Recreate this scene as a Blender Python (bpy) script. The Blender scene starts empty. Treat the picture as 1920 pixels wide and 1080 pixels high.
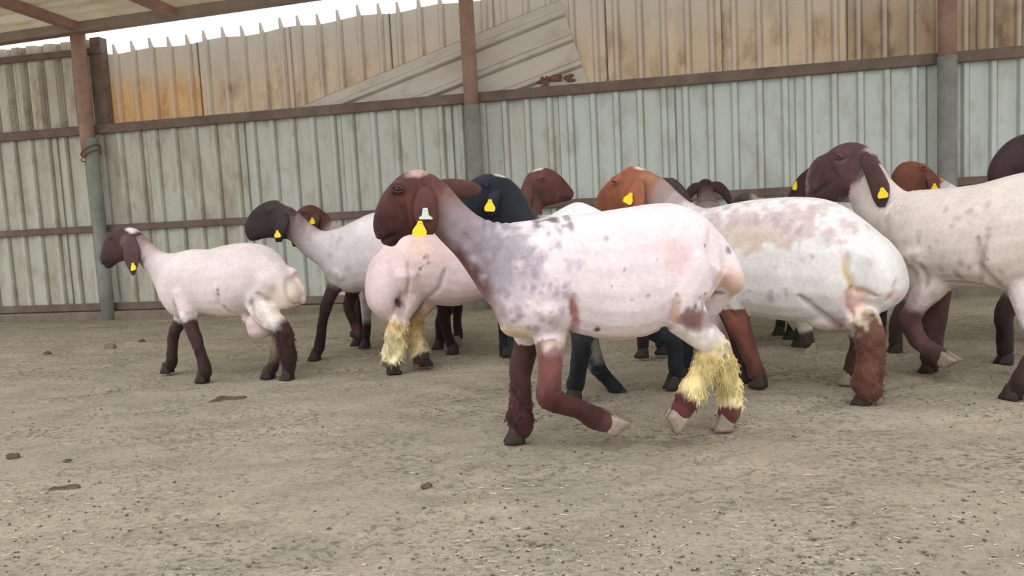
import bpy, bmesh, math, random
import numpy as np
from mathutils import Vector, Matrix
from mathutils.bvhtree import BVHTree

S = bpy.context.scene
COL = S.collection
random.seed(7)
RNG = np.random.default_rng(7)

# ------------------------------------------------------------------ camera
F_PX, PITCH, ROLL, CAM_H = 1450.0, 0.0922, -0.0522, 0.78
cp, sp, cr, sr = math.cos(PITCH), math.sin(PITCH), math.cos(ROLL), math.sin(ROLL)
_rt, _up, C_F = np.array([1., 0, 0]), np.array([0, sp, cp]), np.array([0, cp, -sp])
C_R, C_U = cr*_rt + sr*_up, -sr*_rt + cr*_up
C_O = np.array([0, 0, CAM_H])
cam_data = bpy.data.cameras.new('camera')
cam = bpy.data.objects.new('camera', cam_data)
COL.objects.link(cam)
cam_data.sensor_width = 36
cam_data.lens = F_PX/1920*36
cam_data.clip_start = 0.05
m3 = Matrix((C_R, C_U, -C_F)).transposed()
cam.matrix_world = Matrix.Translation(C_O) @ m3.to_4x4()
S.camera = cam

# ------------------------------------------------------------------ sky, sun, exposure
world = bpy.data.worlds.new('world')
S.world = world
world.use_nodes = True
bg = world.node_tree.nodes['Background']
bg.inputs['Color'].default_value = (0.96, 0.98, 1.0, 1)
bg.inputs['Strength'].default_value = 1.5
sun_data = bpy.data.lights.new('sun', 'SUN')
sun_data.energy = .9
sun_data.angle = math.radians(35)
sun_data.color = (1.0, 0.97, 0.93)
sun = bpy.data.objects.new('sun', sun_data)
COL.objects.link(sun)
sun.rotation_euler = Vector((0.25, 0.8, -1.0)).to_track_quat('-Z', 'Y').to_euler()
S.view_settings.view_transform = 'Standard'
S.view_settings.look = 'None'
S.view_settings.gamma = 1
S.view_settings.use_curve_mapping = False
S.view_settings.exposure = 0.0

# ------------------------------------------------------------------ helpers
def lin(c):
    c = np.array(c, float)/255.0
    return np.where(c <= 0.04045, c/12.92, ((c+0.055)/1.055)**2.4)

def rgba(c):
    l = lin(c)
    return (l[0], l[1], l[2], 1)

def _hash(ix, iy, iz):
    h = (ix*374761393 + iy*668265263 + iz*1274126177) & 0xFFFFFFFF
    h = ((h ^ (h >> 13))*1274126177) & 0xFFFFFFFF
    return ((h ^ (h >> 16)) & 0xFFFF)/65535.0

def vnoise(p):
    p = np.asarray(p, float)
    i = np.floor(p).astype(np.int64)
    f = p - i
    f = f*f*(3-2*f)
    r = 0
    for dx in (0, 1):
        for dy in (0, 1):
            for dz in (0, 1):
                w = (f[:, 0] if dx else 1-f[:, 0])*(f[:, 1] if dy else 1-f[:, 1])*(f[:, 2] if dz else 1-f[:, 2])
                r = r + w*_hash(i[:, 0]+dx, i[:, 1]+dy, i[:, 2]+dz)
    return r*2-1

def fbm(p, octs=3, gain=.5):
    r, a, p = 0, 1.0, np.asarray(p, float)
    for k in range(octs):
        r = r + a*vnoise(p + 17.3*k)
        p = p*2.03
        a *= gain
    return r

def ray(px, py):
    return C_R*(px-960)/F_PX - C_U*(py-540)/F_PX + C_F

def ground(px, py):
    d = ray(px, py)
    return C_O + d*(-CAM_H/d[2])

def link(name, me, mat=None, parent=None, smooth=False):
    o = bpy.data.objects.new(name, me)
    COL.objects.link(o)
    if mat is not None and not me.materials:
        me.materials.append(mat)
    if parent is not None:
        o.parent = parent
    if smooth:
        me.polygons.foreach_set('use_smooth', [True]*len(me.polygons))
    return o

def mesh(verts, faces):
    me = bpy.data.meshes.new('m')
    me.from_pydata([tuple(map(float, v)) for v in verts], [], faces)
    me.update()
    return me

def tag(o, label=None, cat=None, group=None, kind=None):
    for k, v in (('label', label), ('category', cat), ('group', group), ('kind', kind)):
        if v:
            o[k] = v
    return o

def empty(name, loc=(0, 0, 0), rz=0.0):
    o = bpy.data.objects.new(name, None)
    o.empty_display_size = .1
    COL.objects.link(o)
    o.location = loc
    o.rotation_euler = (0, 0, rz)
    return o

def box_vf(x0, x1, y0, y1, z0, z1):
    v = [(x, y, z) for x in (x0, x1) for y in (y0, y1) for z in (z0, z1)]
    f = [(0, 1, 3, 2), (4, 6, 7, 5), (0, 4, 5, 1), (2, 3, 7, 6), (0, 2, 6, 4), (1, 5, 7, 3)]
    return v, f

def bevel_box(x0, x1, y0, y1, z0, z1, b=.004):
    v, f = box_vf(x0, x1, y0, y1, z0, z1)
    bm = bmesh.new()
    vs = [bm.verts.new(p) for p in v]
    for q in f:
        bm.faces.new([vs[i] for i in q])
    bmesh.ops.recalc_face_normals(bm, faces=bm.faces)
    bmesh.ops.bevel(bm, geom=list(bm.edges), offset=b, segments=1, affect='EDGES')
    me = bpy.data.meshes.new('m')
    bm.to_mesh(me)
    bm.free()
    return me

def spline(A, n):
    """Catmull-Rom through rows of A, n steps per span"""
    A = np.asarray(A, float)
    out = []
    k = len(A)
    for i in range(k-1):
        p0, p1, p2, p3 = A[max(i-1, 0)], A[i], A[i+1], A[min(i+2, k-1)]
        for s in range(n):
            t = s/n
            out.append(.5*((2*p1)+(-p0+p2)*t+(2*p0-5*p1+4*p2-p3)*t*t+(-p0+3*p1-3*p2+p3)*t**3))
    out.append(A[-1])
    return np.array(out)

def rings_to_vf(rings, V, Fc):
    base = len(V)
    m = len(rings[0])
    for r in rings:
        V.extend(r)
    for i in range(len(rings)-1):
        for j in range(m):
            a, b = base+i*m+j, base+i*m+(j+1) % m
            Fc.append((a, b, b+m, a+m))
    Fc.append(tuple(base+j for j in range(m))[::-1])
    Fc.append(tuple(base+(len(rings)-1)*m+j for j in range(m)))

def loft_rings(st, m=20, e=2.25, n=4):
    """st rows: ax ay az bx by bz w  (a, b in local space, w half width across y)"""
    st = spline(st, n)
    ang = np.arange(m)*2*math.pi/m
    c, s = np.cos(ang), np.sin(ang)
    cc, ss = np.sign(c)*np.abs(c)**(2/e), np.sign(s)*np.abs(s)**(2/e)
    R = []
    for r in st:
        a, b, w = r[:3], r[3:6], max(r[6], .004)
        ctr, h = (a+b)/2, (a-b)/2
        R.append([ctr + h*cc[j] + np.array([0, w, 0])*ss[j] for j in range(m)])
    return R

def tube_rings(pts, rad, m=14, n=4, dome=False):
    A = spline(np.c_[np.asarray(pts, float), np.asarray(rad, float)], n)
    P, r = A[:, :3], A[:, 3]
    T = np.gradient(P, axis=0)
    T /= np.linalg.norm(T, axis=1)[:, None]+1e-9
    ref = np.array([0, 1., 0]) if abs(T[0, 1]) < .9 else np.array([1., 0, 0])
    if dome:
        e = [P[0]-T[0]*r[0]*.45, P[0]-T[0]*r[0]*.28]
        P = np.r_[np.array(e), P]; T = np.r_[T[:1], T[:1], T]; r = np.r_[r[0]*.4, r[0]*.76, r]
    R = []
    for i in range(len(P)):
        u = np.cross(T[i], ref)
        u /= np.linalg.norm(u)
        v = np.cross(T[i], u)
        ref = np.cross(u, T[i])
        R.append([P[i] + max(r[i], .003)*(math.cos(a)*u+math.sin(a)*v) for a in np.arange(m)*2*math.pi/m])
    return R

def tube_mesh(pts, rad, m=12, n=3):
    V, Fc = [], []
    rings_to_vf(tube_rings(pts, rad, m, n), V, Fc)
    return mesh(V, Fc)

def ellipsoid(c, r, V, Fc, m=12, k=8):
    rings = []
    for i in range(k+1):
        th = math.pi*(.02+.96*i/k)
        rings.append([np.array([c[0]+r[0]*math.sin(th)*math.cos(a), c[1]+r[1]*math.sin(th)*math.sin(a), c[2]+r[2]*math.cos(th)])
                      for a in np.arange(m)*2*math.pi/m])
    rings_to_vf(rings, V, Fc)

# ------------------------------------------------------------------ materials
class NT:
    def __init__(self, name):
        self.m = bpy.data.materials.new(name)
        self.m.use_nodes = True
        self.t = self.m.node_tree
        self.b = self.t.nodes['Principled BSDF']
        self.b.inputs['Specular IOR Level'].default_value = .25

    def n(self, typ, **kw):
        nd = self.t.nodes.new(typ)
        for k, v in kw.items():
            if hasattr(nd, k):
                setattr(nd, k, v)
            else:
                nd.inputs[k.replace('_', ' ')].default_value = v
        return nd

    def l(self, a, b):
        self.t.links.new(a, b)

    def coord(self, kind='Object'):
        return self.n('ShaderNodeTexCoord').outputs[kind]

    def map(self, src, scale=(1, 1, 1), loc=(0, 0, 0), rot=(0, 0, 0)):
        mp = self.n('ShaderNodeMapping')
        mp.inputs['Scale'].default_value = scale
        mp.inputs['Location'].default_value = loc
        mp.inputs['Rotation'].default_value = rot
        self.l(src, mp.inputs['Vector'])
        return mp.outputs[0]

    def noise(self, vec, scale, detail=4, rough=.55):
        nd = self.n('ShaderNodeTexNoise')
        nd.inputs['Scale'].default_value = scale
        nd.inputs['Detail'].default_value = detail
        nd.inputs['Roughness'].default_value = rough
        self.l(vec, nd.inputs['Vector'])
        return nd.outputs['Fac']

    def ramp(self, fac, stops):
        nd = self.n('ShaderNodeValToRGB')
        el = nd.color_ramp.elements
        while len(el) < len(stops):
            el.new(.5)
        for e, (p, c) in zip(el, stops):
            e.position = p
            e.color = c if len(c) == 4 else (*c, 1)
        self.l(fac, nd.inputs[0])
        return nd.outputs[0]

    def mix(self, fac, a, b, mode='MIX'):
        nd = self.n('ShaderNodeMix', data_type='RGBA', blend_type=mode)
        for v, i in ((fac, 0), (a, 6), (b, 7)):
            if hasattr(v, 'node'):
                self.l(v, nd.inputs[i])
            else:
                nd.inputs[i].default_value = v
        return nd.outputs[2]

    def bump(self, h, strength=.3, dist=.01):
        nd = self.n('ShaderNodeBump')
        nd.inputs['Strength'].default_value = strength
        nd.inputs['Distance'].default_value = dist
        self.l(h, nd.inputs['Height'])
        self.l(nd.outputs[0], self.b.inputs['Normal'])

    def color(self, c):
        if hasattr(c, 'node'):
            self.l(c, self.b.inputs['Base Color'])
        else:
            self.b.inputs['Base Color'].default_value = c

W0, W1 = (0, 0, 0, 1), (1, 1, 1, 1)

def flat(name, c, rough=.6, var=.15, scale=30, spec=.25, bump=0):
    k = NT(name)
    nz = k.noise(k.coord(), scale)
    a = lin(c)
    k.color(k.ramp(nz, [(.3, tuple(a*(1-var))), (.7, tuple(np.minimum(a*(1+var), 1)))]))
    k.b.inputs['Roughness'].default_value = rough
    k.b.inputs['Specular IOR Level'].default_value = spec
    if bump:
        k.bump(nz, bump, .004)
    return k.m

def coat_mat():
    k = NT('sheared_coat')
    at = k.n('ShaderNodeVertexColor', layer_name='Col').outputs[0]
    co = k.coord()
    n1 = k.noise(co, 9, 5)
    n2 = k.noise(co, 70, 3)
    c = k.mix(1.0, at, k.ramp(n1, [(.3, (.86, .86, .86)), (.7, (1.06, 1.06, 1.06))]), 'MULTIPLY')
    c = k.mix(1.0, c, k.ramp(n2, [(.3, (.9, .9, .9)), (.7, (1.05, 1.05, 1.05))]), 'MULTIPLY')
    k.color(c)
    k.b.inputs['Roughness'].default_value = .7
    k.b.inputs['Specular IOR Level'].default_value = .22
    k.b.inputs['Sheen Weight'].default_value = .08
    n3 = k.noise(k.map(co, (1, 1, .55)), 38, 4)
    k.bump(n3, .22, .006)
    return k.m

def sheet_mat(name, base, streak, rust, rust_amt=.5, streak_amt=.5, nrib=5, line=None, rib=None, top_sun=None, line_amt=.75):
    k = NT(name)
    co = k.coord('Object')
    info = k.n('ShaderNodeObjectInfo').outputs['Random']
    off = k.n('ShaderNodeVectorMath', operation='ADD')
    k.l(co, off.inputs[0])
    sc = k.n('ShaderNodeVectorMath', operation='SCALE')
    sc.inputs[0].default_value = (31, 7, 13)
    k.l(info, sc.inputs['Scale'])
    k.l(sc.outputs[0], off.inputs[1])
    co = off.outputs[0]
    s1 = k.noise(k.map(co, (5, 1, .7)), 1.6, 5, .6)
    s2 = k.noise(k.map(co, (5, 1, 2.2)), 1.3, 6, .65)
    s3 = k.noise(co, 7, 6, .7)
    c = k.mix(k.ramp(s1, [(.42, W0), (.75, (streak_amt,)*3)]), (*lin(base), 1), (*lin(streak), 1))
    c = k.mix(k.ramp(s2, [(.5, W0), (.72, (rust_amt,)*3)]), c, (*lin(rust), 1))
    c = k.mix(k.ramp(s3, [(.62, W0), (.78, (rust_amt*.8,)*3)]), c, (*(lin(rust)*.6), 1))
    gsep = k.n('ShaderNodeSeparateXYZ')
    k.l(k.coord('Generated'), gsep.inputs[0])
    if top_sun is not None:                      # paler towards the top: sunlight on the sheet tops put into the colour
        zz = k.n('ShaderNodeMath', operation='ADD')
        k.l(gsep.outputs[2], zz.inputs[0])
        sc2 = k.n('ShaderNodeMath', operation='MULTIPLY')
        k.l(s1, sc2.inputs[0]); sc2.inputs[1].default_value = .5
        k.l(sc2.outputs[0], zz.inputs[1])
        c = k.mix(k.ramp(zz.outputs[0], [(.62, W0), (1.0, (.85,)*3)]), c, (*lin(top_sun), 1))
    if line is not None or rib is not None:
        m1 = k.n('ShaderNodeMath', operation='MULTIPLY'); m1.inputs[1].default_value = nrib
        k.l(gsep.outputs[0], m1.inputs[0])
        fr = k.n('ShaderNodeMath', operation='FRACT')
        k.l(m1.outputs[0], fr.inputs[0])
        if rib is not None:
            c = k.mix(k.ramp(fr.outputs[0], [(.40, W0), (.43, (.6,)*3), (.57, (.6,)*3), (.60, W0)]), c, (*lin(rib), 1))
        if line is not None:                   # darker line on both sides of each rib, stronger on one
            lf = k.ramp(fr.outputs[0], [(.33, W0), (.37, (line_amt*.6,)*3), (.41, W0), (.60, W0), (.65, (line_amt,)*3), (.71, W0)])
            lf = k.mix(1., lf, k.ramp(s1, [(.3, (.45,)*3), (.6, W1)]), 'MULTIPLY')
            c = k.mix(lf, c, (*lin(line), 1))
            c = k.mix(k.ramp(gsep.outputs[0], [(.0, (.8,)*3), (.008, W0), (.985, W0), (.995, (.8,)*3)]), c, (*lin((80, 72, 62)), 1))
    k.color(c)
    k.b.inputs['Roughness'].default_value = .55
    k.bump(s3, .08, .004)
    return k, c

M = {}
M['coat'] = coat_mat()
M['sheet_low'] = sheet_mat('painted_sheet', (212, 220, 214), (190, 190, 176), (150, 132, 112), .4, .3, 5, (128, 116, 98))[0].m
M['sheet_stained'] = sheet_mat('stained_sheet', (202, 204, 192), (174, 164, 144), (148, 126, 102), .7, .7, 5, (112, 94, 76))[0].m
M['sheet_mid'] = sheet_mat('dusty_sheet', (206, 211, 202), (182, 178, 160), (154, 134, 112), .55, .5, 5, (120, 104, 86))[0].m
M['sheet_loose'] = sheet_mat('loose_sheet', (214, 208, 198), (188, 176, 160), (156, 128, 106), .35, .5, 4, (136, 112, 92), None, None, .9)[0].m
M['sheet_dark'] = sheet_mat('grimy_shaded_sheet', (206, 200, 184), (168, 156, 136), (120, 98, 78), .7, .7, 5, (96, 80, 66), (110, 94, 78))[0].m  # dark rib tone paints the shade inside the recessed grooves

def translucent_sheet(nm, a, b, d, amt=.5):
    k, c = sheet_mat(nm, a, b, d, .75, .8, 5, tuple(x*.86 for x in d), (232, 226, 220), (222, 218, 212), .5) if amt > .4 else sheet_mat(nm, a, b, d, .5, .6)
    tr = k.n('ShaderNodeBsdfTranslucent')
    k.l(c, tr.inputs['Color'])
    mx = k.n('ShaderNodeMixShader')
    mx.inputs[0].default_value = amt
    k.l(k.b.outputs[0], mx.inputs[1])
    k.l(tr.outputs[0], mx.inputs[2])
    k.l(mx.outputs[0], k.t.nodes['Material Output'].inputs['Surface'])
    return k.m

M['roof'] = translucent_sheet('roof_sheet', (232, 226, 212), (196, 184, 164), (190, 156, 112), .39)
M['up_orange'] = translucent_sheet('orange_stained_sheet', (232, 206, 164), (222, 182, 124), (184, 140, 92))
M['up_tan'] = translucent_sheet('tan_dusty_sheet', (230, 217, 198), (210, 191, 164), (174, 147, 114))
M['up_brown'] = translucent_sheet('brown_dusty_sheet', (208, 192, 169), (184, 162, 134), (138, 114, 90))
M['rail'] = flat('rusty_brown_rail', (122, 106, 97), .7, .22, 6)
M['primer'] = flat('red_primer_pipe', (158, 126, 114), .6, .2, 9)
M['pipe'] = flat('blue_grey_pipe', (142, 144, 136), .6, .2, 7)
M['beam'] = flat('dull_brown_beam', (146, 130, 118), .7, .15, 5)
M['concrete'] = flat('dusty_curb', (132, 122, 108), .9, .2, 8, .1, .3)
M['wire'] = flat('wire', (90, 80, 72), .5)
M['yellow'] = flat('yellow_plastic', (246, 214, 36), .4, .04, 20, .4)
M['white_plastic'] = flat('pale_plastic', (214, 228, 214), .4, .04, 20, .4)
M['stud'] = flat('tag_stud', (190, 150, 30), .4)
M['eye'] = flat('eye_dark', (22, 15, 12), .08, 0, 5, .6)
M['hoof_dark'] = flat('dark_hoof', (58, 50, 46), .6, .25, 60)
M['hoof_pale'] = flat('pale_hoof', (150, 136, 122), .6, .2, 60)
M['dung'] = flat('dry_dung', (92, 83, 71), .95, .3, 40, .05, .4)
M['straw'] = flat('straw', (206, 196, 172), .8, .2, 20)

# ------------------------------------------------------------------ ground
RUTS = [[(835, 905), (890, 872), (955, 842)], [(590, 1050), (700, 1000), (800, 975), (960, 960)], [(1180, 900), (1240, 870), (1330, 862)], [(1480, 770), (1540, 752), (1600, 742)]]
RUTS = [np.array([ground(*q)[:2] for q in r]) for r in RUTS]

def ground_h(x, y):
    p = np.c_[x, y, np.zeros_like(x)]
    h = .020*fbm(p*.55, 3) + .010*fbm(p*np.array([2.2, 3.2, 1])+5, 3) + .0060*fbm(p*np.array([8, 12, 1])+9, 4, .6)
    h += .009*np.clip(fbm(p*np.array([15, 20, 1])+40, 2)-.15, 0, 1)*np.clip(fbm(p*1.3+60, 2)*2+.6, 0, 1)
    rut = fbm(np.c_[x*.8+y*.5, y*2.4-x*.5, x*0]+31, 3)
    h -= .016*np.clip(1-np.abs(rut)*5, 0, 1)
    h = h*np.clip((y-.3)/2, .25, 1)*.75 - .006
    wob = .02*fbm(p*9+80, 2)
    for r in RUTS:
        best = np.full(len(p), 1e9)
        for i in range(len(r)-1):
            d = r[i+1]-r[i]
            t = np.clip(((p[:, :2]-r[i])@d)/(d@d), 0, 1)
            best = np.minimum(best, np.linalg.norm(p[:, :2]-r[i]-t[:, None]*d, axis=1))
        best = best+wob
        h = h - .016*np.exp(-(best/.022)**2) + .006*np.exp(-((best-.05)/.025)**2)
    return h

def ground_mat():
    k = NT('dry_trampled_dirt')
    co = k.coord()
    big = k.noise(co, .7, 4)
    mid = k.noise(k.map(co, (1, 1.7, 1)), 2.6, 7, .7)
    crumb = k.noise(k.map(co, (1, 1.6, 1)), 34, 6, .78)
    patch = k.noise(co, 2.1, 4)
    fin = k.noise(co, 75, 5, .75)
    grit = k.noise(co, 150, 4, .75)
    c = k.ramp(big, [(.3, tuple(lin((206, 193, 171)))), (.7, tuple(lin((191, 180, 160))))])
    c = k.mix(k.ramp(mid, [(.42, W0), (.70, (.7,)*3)]), c, (*lin((160, 149, 131)), 1))
    pm = k.ramp(patch, [(.38, (.25,)*3), (.62, W1)])
    c = k.mix(k.mix(1., k.ramp(crumb, [(.49, W0), (.60, (.85,)*3)]), pm, 'MULTIPLY'), c, (*lin((112, 103, 90)), 1))
    c = k.mix(k.ramp(fin, [(.50, W0), (.72, (.8,)*3)]), c, (*lin((128, 118, 103)), 1))
    c = k.mix(k.mix(1., k.ramp(crumb, [(.60, W0), (.68, (.85,)*3)]), pm, 'MULTIPLY'), c, (*lin((78, 71, 62)), 1))
    c = k.mix(k.ramp(grit, [(.58, W0), (.74, (.8,)*3)]), c, (*lin((216, 208, 192)), 1))
    k.color(c)
    k.b.inputs['Roughness'].default_value = .95
    k.b.inputs['Specular IOR Level'].default_value = .06
    add = k.n('ShaderNodeMath', operation='ADD')
    k.l(crumb, add.inputs[0])
    k.l(grit, add.inputs[1])
    k.bump(add.outputs[0], .8, .016)
    return k.m

gx = np.r_[np.linspace(-16, -5.6, 26), np.arange(-5.5, 5.0, .024), np.linspace(5.1, 14, 26)]
gy = np.r_[np.linspace(-6, 1.3, 16), np.arange(1.36, 3.2, .016), np.arange(3.2, 8.6, .03), np.linspace(8.7, 16, 16)]
X, Y = np.meshgrid(gx, gy)
gz = ground_h(X.ravel(), Y.ravel())
nx, ny = len(gx), len(gy)
gv = np.c_[X.ravel(), Y.ravel(), gz]
ii = (np.arange(ny-1)[:, None]*nx + np.arange(nx-1)[None]).ravel()
gf = np.c_[ii, ii+1, ii+nx+1, ii+nx]
gm = bpy.data.meshes.new('floor')
gm.vertices.add(len(gv)); gm.vertices.foreach_set('co', gv.ravel())
gm.loops.add(gf.size); gm.loops.foreach_set('vertex_index', gf.ravel())
gm.polygons.add(len(gf)); gm.polygons.foreach_set('loop_start', np.arange(len(gf))*4)
gm.update(calc_edges=True)
tag(link('floor', gm, ground_mat(), None, True), 'dry trampled sandy dirt floor of the pen', kind='structure')

# ------------------------------------------------------------------ back wall
WYAW, WD = 0.2006, 6.5759
WN = np.array([math.sin(WYAW), math.cos(WYAW), 0])
WT = np.array([math.cos(WYAW), -math.sin(WYAW), 0])
def wallp(px, py, dy=0.0):
    d = ray(px, py)
    p = C_O + d*((WD+dy)/(d@WN))
    return float(p@WT), float(p[2])
Z_UP, Z_MID = 1.80, .867
wall = empty('wall_back', tuple(WN*WD), -WYAW)
tag(wall, 'back wall of ribbed metal sheets on brown rails', kind='structure')

def sheet_mesh(w, z0, z1, nrib=5, rw=.045, rh=.022, side=-1, spike=0.0, top=None):
    """one ribbed sheet in x-z, ribs standing out along y*side; top(x) may give its own top edge"""
    pr = [(0, 0)]
    per = w/nrib
    for i in range(nrib):
        c = per*(i+.5)
        pr += [(c-rw*.62, 0), (c-rw*.3, rh), (c+rw*.3, rh), (c+rw*.62, 0)]
    pr.append((w, 0))
    V, Fc = [], []
    nz = 4
    for (x, h) in pr:
        zt = top(x) if top else z1
        if h > 0:
            zt += spike  # raised rib tips shape the look of glare bleaching the sheet top
        for j in range(nz+1):
            V.append((x, side*h, z0+(zt-z0)*j/nz))
    n = len(pr)
    for i in range(n-1):
        for j in range(nz):
            a = i*(nz+1)+j
            Fc.append((a, a+nz+1, a+nz+2, a+1))
    base = len(V)
    T = .0012
    V += [(v[0], v[1]+T, v[2]) for v in V]
    Fc += [tuple(base+i for i in f[::-1]) for f in Fc]
    return mesh(V, Fc)

def wpart(name, me, mat, x=0, y=0, z=0, parent=wall, smooth=False):
    o = link(name, me, mat, parent, smooth)
    o.location = (x, y, z)
    return o

# lower row, seams measured on the photograph
s_seam = [wallp(px, py)[0] for px, py in ((112, 340), (281, 330), (462, 320), (645, 310), (843, 200))]
pitch = .945
lows = [s_seam[0]-pitch*k for k in range(5, 0, -1)] + s_seam
while lows[-1] < 8.2:
    lows.append(lows[-1]+pitch)
for i in range(len(lows)-1):
    w = lows[i+1]-lows[i]
    o = wpart('metal_sheet', sheet_mesh(w+.02, .03, Z_UP+.04, 5, .05, .034), M['sheet_stained' if lows[i] < wallp(400, 300)[0] else 'sheet_mid' if lows[i] < wallp(900, 300)[0] else 'sheet_low'], lows[i], .012*(i % 2), 0)
# upper row
s_left = wallp(192, 160)[0]
def top_edge(s):
    k = np.interp(s, TOPS[0], TOPS[1])
    return k
TOPS = np.array([wallp(px, py, .105) for px, py in ((190, 102), (296, 90), (504, 58), (691, 29), (860, 4))]).T
TOPS = (np.r_[TOPS[0], TOPS[0][-1]+9], np.r_[TOPS[1], TOPS[1][-1]+.25])
x = s_left
i = 0
while x < 8.2:
    jit = random.uniform(-.01, .01)
    me = sheet_mesh(pitch+.02, Z_UP-.1, 0, 5, .036, .030, -1, .085, lambda q, x=x: top_edge(x+q)+.012*math.sin(9*(x+q)))
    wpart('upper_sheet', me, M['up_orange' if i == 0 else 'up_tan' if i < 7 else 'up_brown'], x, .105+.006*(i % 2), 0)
    x += pitch
    i += 1
# upper row left of the corner post: opaque grimy sheets, groove shade painted in
zl = wallp(60, 84)[1]
x = s_left-.02
for k in range(5):
    x -= pitch
    wpart('upper_sheet', sheet_mesh(pitch+.02, Z_UP-.1, zl+.0, 5, .075, .045, 1), M['sheet_dark'], x, .03+.006*(k % 2), 0)
sx = wallp(190, 160)[0]
wpart('corner_flashing', bevel_box(-.06, .05, -.03, .07, Z_UP-.02, wallp(172, 72)[1]), M['rail'], sx, 0, 0)
# rails
RL, RR = -8.5, 8.2
wpart('rail', bevel_box(RL, RR, -.055, -.004, -.042, .042, .006), M['rail'], 0, -.022, Z_UP)
wpart('rail', bevel_box(RL, RR, -.05, -.004, -.032, .032, .006), M['rail'], 0, -.022, Z_MID)
wpart('rail', bevel_box(RL, RR, -.05, -.004, -.035, .035, .006), M['rail'], 0, -.022, .115)
zu2 = wallp(60, 110)[1]
wpart('rail', bevel_box(RL, sx+.07, -.05, -.004, -.03, .03, .006), M['rail'], 0, -.01, zu2)
# dusty curb under the wall
cv = []
cb = bevel_box(RL, RR, -.10, .06, -.08, .075, .015)
wpart('curb', cb, M['concrete'], 0, -.03, 0)

# loose sheet tucked slantwise behind the lower row
A = np.array(wallp(545, 207, .065)); B = np.array(wallp(1050, -1, .065)); Cc = np.array(wallp(1104, 163, .065))
e1 = (B-A)/np.linalg.norm(B-A)
e2 = np.array([e1[1], -e1[0]])
LL = np.linalg.norm(B-A)+.25
WW = float((Cc-B)@e2)+.12
loose = empty('loose_sheet', tuple(WN*(WD+.065)), -WYAW)
tag(loose, 'loose grey ribbed metal sheet leaning slantwise behind the middle post', 'metal sheet')
o = link('sheet_panel', sheet_mesh(WW, 0, LL, 4, .05, .032, -1), M['sheet_loose'], loose)
mm = Matrix(((e2[0], 0, e1[0], 0), (0, 1, 0, 0), (e2[1], 0, e1[1], 0), (0, 0, 0, 1)))
st = B - e1*LL
o.matrix_local = Matrix.Translation((st[0], 0, st[1])) @ mm
q = wallp(1040, 152, .02)
V, Fc = [], []
for k in range(16):
    ellipsoid((q[0]+random.uniform(-.14, .14), random.uniform(-.03, -.015), q[1]+random.uniform(-.04, .05)), (random.uniform(.02, .05), .012, random.uniform(.012, .03)), V, Fc, 7, 4)
nest = link('mud_nest', mesh(V, Fc), flat('brown_mud', (128, 96, 80), .95, .3, 40), None, True)
nest.location = loose.location; nest.rotation_euler = loose.rotation_euler
tag(nest, 'clump of brown mud stuck on the loose slanted sheet', 'mud')

# posts
_e1, _e2 = wallp(0, 79, -.21), wallp(545, 1, -.21)
ESL = (_e2[1]-_e1[1])/(_e2[0]-_e1[0])
EZ0 = _e1[1]-ESL*_e1[0]
def post(px, py, zj, label, r1, r2, dy=-.13, dx=0, xtra=None):
    s, _ = wallp(px, py, dy)
    p = WN*(WD+dy) + WT*s
    e = empty('steel_post', (p[0], p[1], 0), -WYAW)
    tag(e, label, 'post', 'steel posts along the back wall')
    link('lower_pipe', tube_mesh([(0, 0, -.05), (0, 0, zj*.5), (0, 0, zj)], [r1]*3, 20, 2), M['pipe'], e, True)
    link('upper_pipe', tube_mesh([(dx, -.0, zj-.18 if dx else zj-.002), (dx, 0, 2.2), (dx, 0, EZ0+ESL*s)], [r2]*3, 20, 2), M['primer'], e, True)
    return e
pl = post(203, 585, wallp(178, 262)[1], 'steel post at the left, red primer pipe wired onto a blue grey pipe', .06, .066, -.13, -.03)
for k in range(2):
    z = wallp(178, 285)[1]-.05*k
    pts = [(.085*math.cos(a)-.015, .085*math.sin(a), z+.05*math.cos(a)) for a in np.linspace(0, 2*math.pi, 15)]
    link('wire_tie', tube_mesh(pts, [.005]*15, 6, 1), M['wire'], pl)
post(890, 300, wallp(880, 198)[1]-.02, 'steel post in the middle, red above and grey below, before the loose sheet', .068, .062)
post(1776, 200, wallp(1775, 106)[1]-.02, 'steel post at the right, red above and grey below', .068, .064)
post(-640, 560, 1.6, 'steel post beyond the left edge', .06, .06)

# eave beam, rafters, roof (the eave sags a little towards the left)
roof = empty('roof', tuple(WN*WD+np.array([0, 0, EZ0])), 0)
roof.rotation_euler = (0, -math.atan(ESL), -WYAW)
tag(roof, 'lean-to roof of ribbed sheets on brown rafters', kind='structure')
wpart('eave_beam', bevel_box(RL, RR, -.21, -.09, 0, .085, .008), M['beam'], 0, 0, 0, roof)
DEP, RISE = 2.6, .03
RS = wallp(150, 45, -.14)[0]
for q in (RS, wallp(322, 8, -.2)[0], 1.5, 4.0, 6.5, RS-2.4):
    v, f = box_vf(-.04, .04, -DEP, -.2, .0, .078)
    v = [(a_, b_, c_+(-b_)*RISE) for a_, b_, c_ in v]
    wpart('rafter', mesh(v, f), M['primer'], q, 0, 0, roof)
y = -.05
while y > -DEP:
    me = sheet_mesh(.66, RL, RR, 3, .09, .035, 1)
    o = link('roof_sheet', me, M['roof'], roof)
    o.matrix_local = Matrix.Translation((0, y, .118+(-y)*RISE+.006*(round(-y/.6) % 2))) @ Matrix.Rotation(-math.atan(RISE), 4, 'X') @ Matrix(((0, 0, 1, 0), (-1, 0, 0, 0), (0, -1, 0, 0), (0, 0, 0, 1)))
    y -= .6

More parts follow.
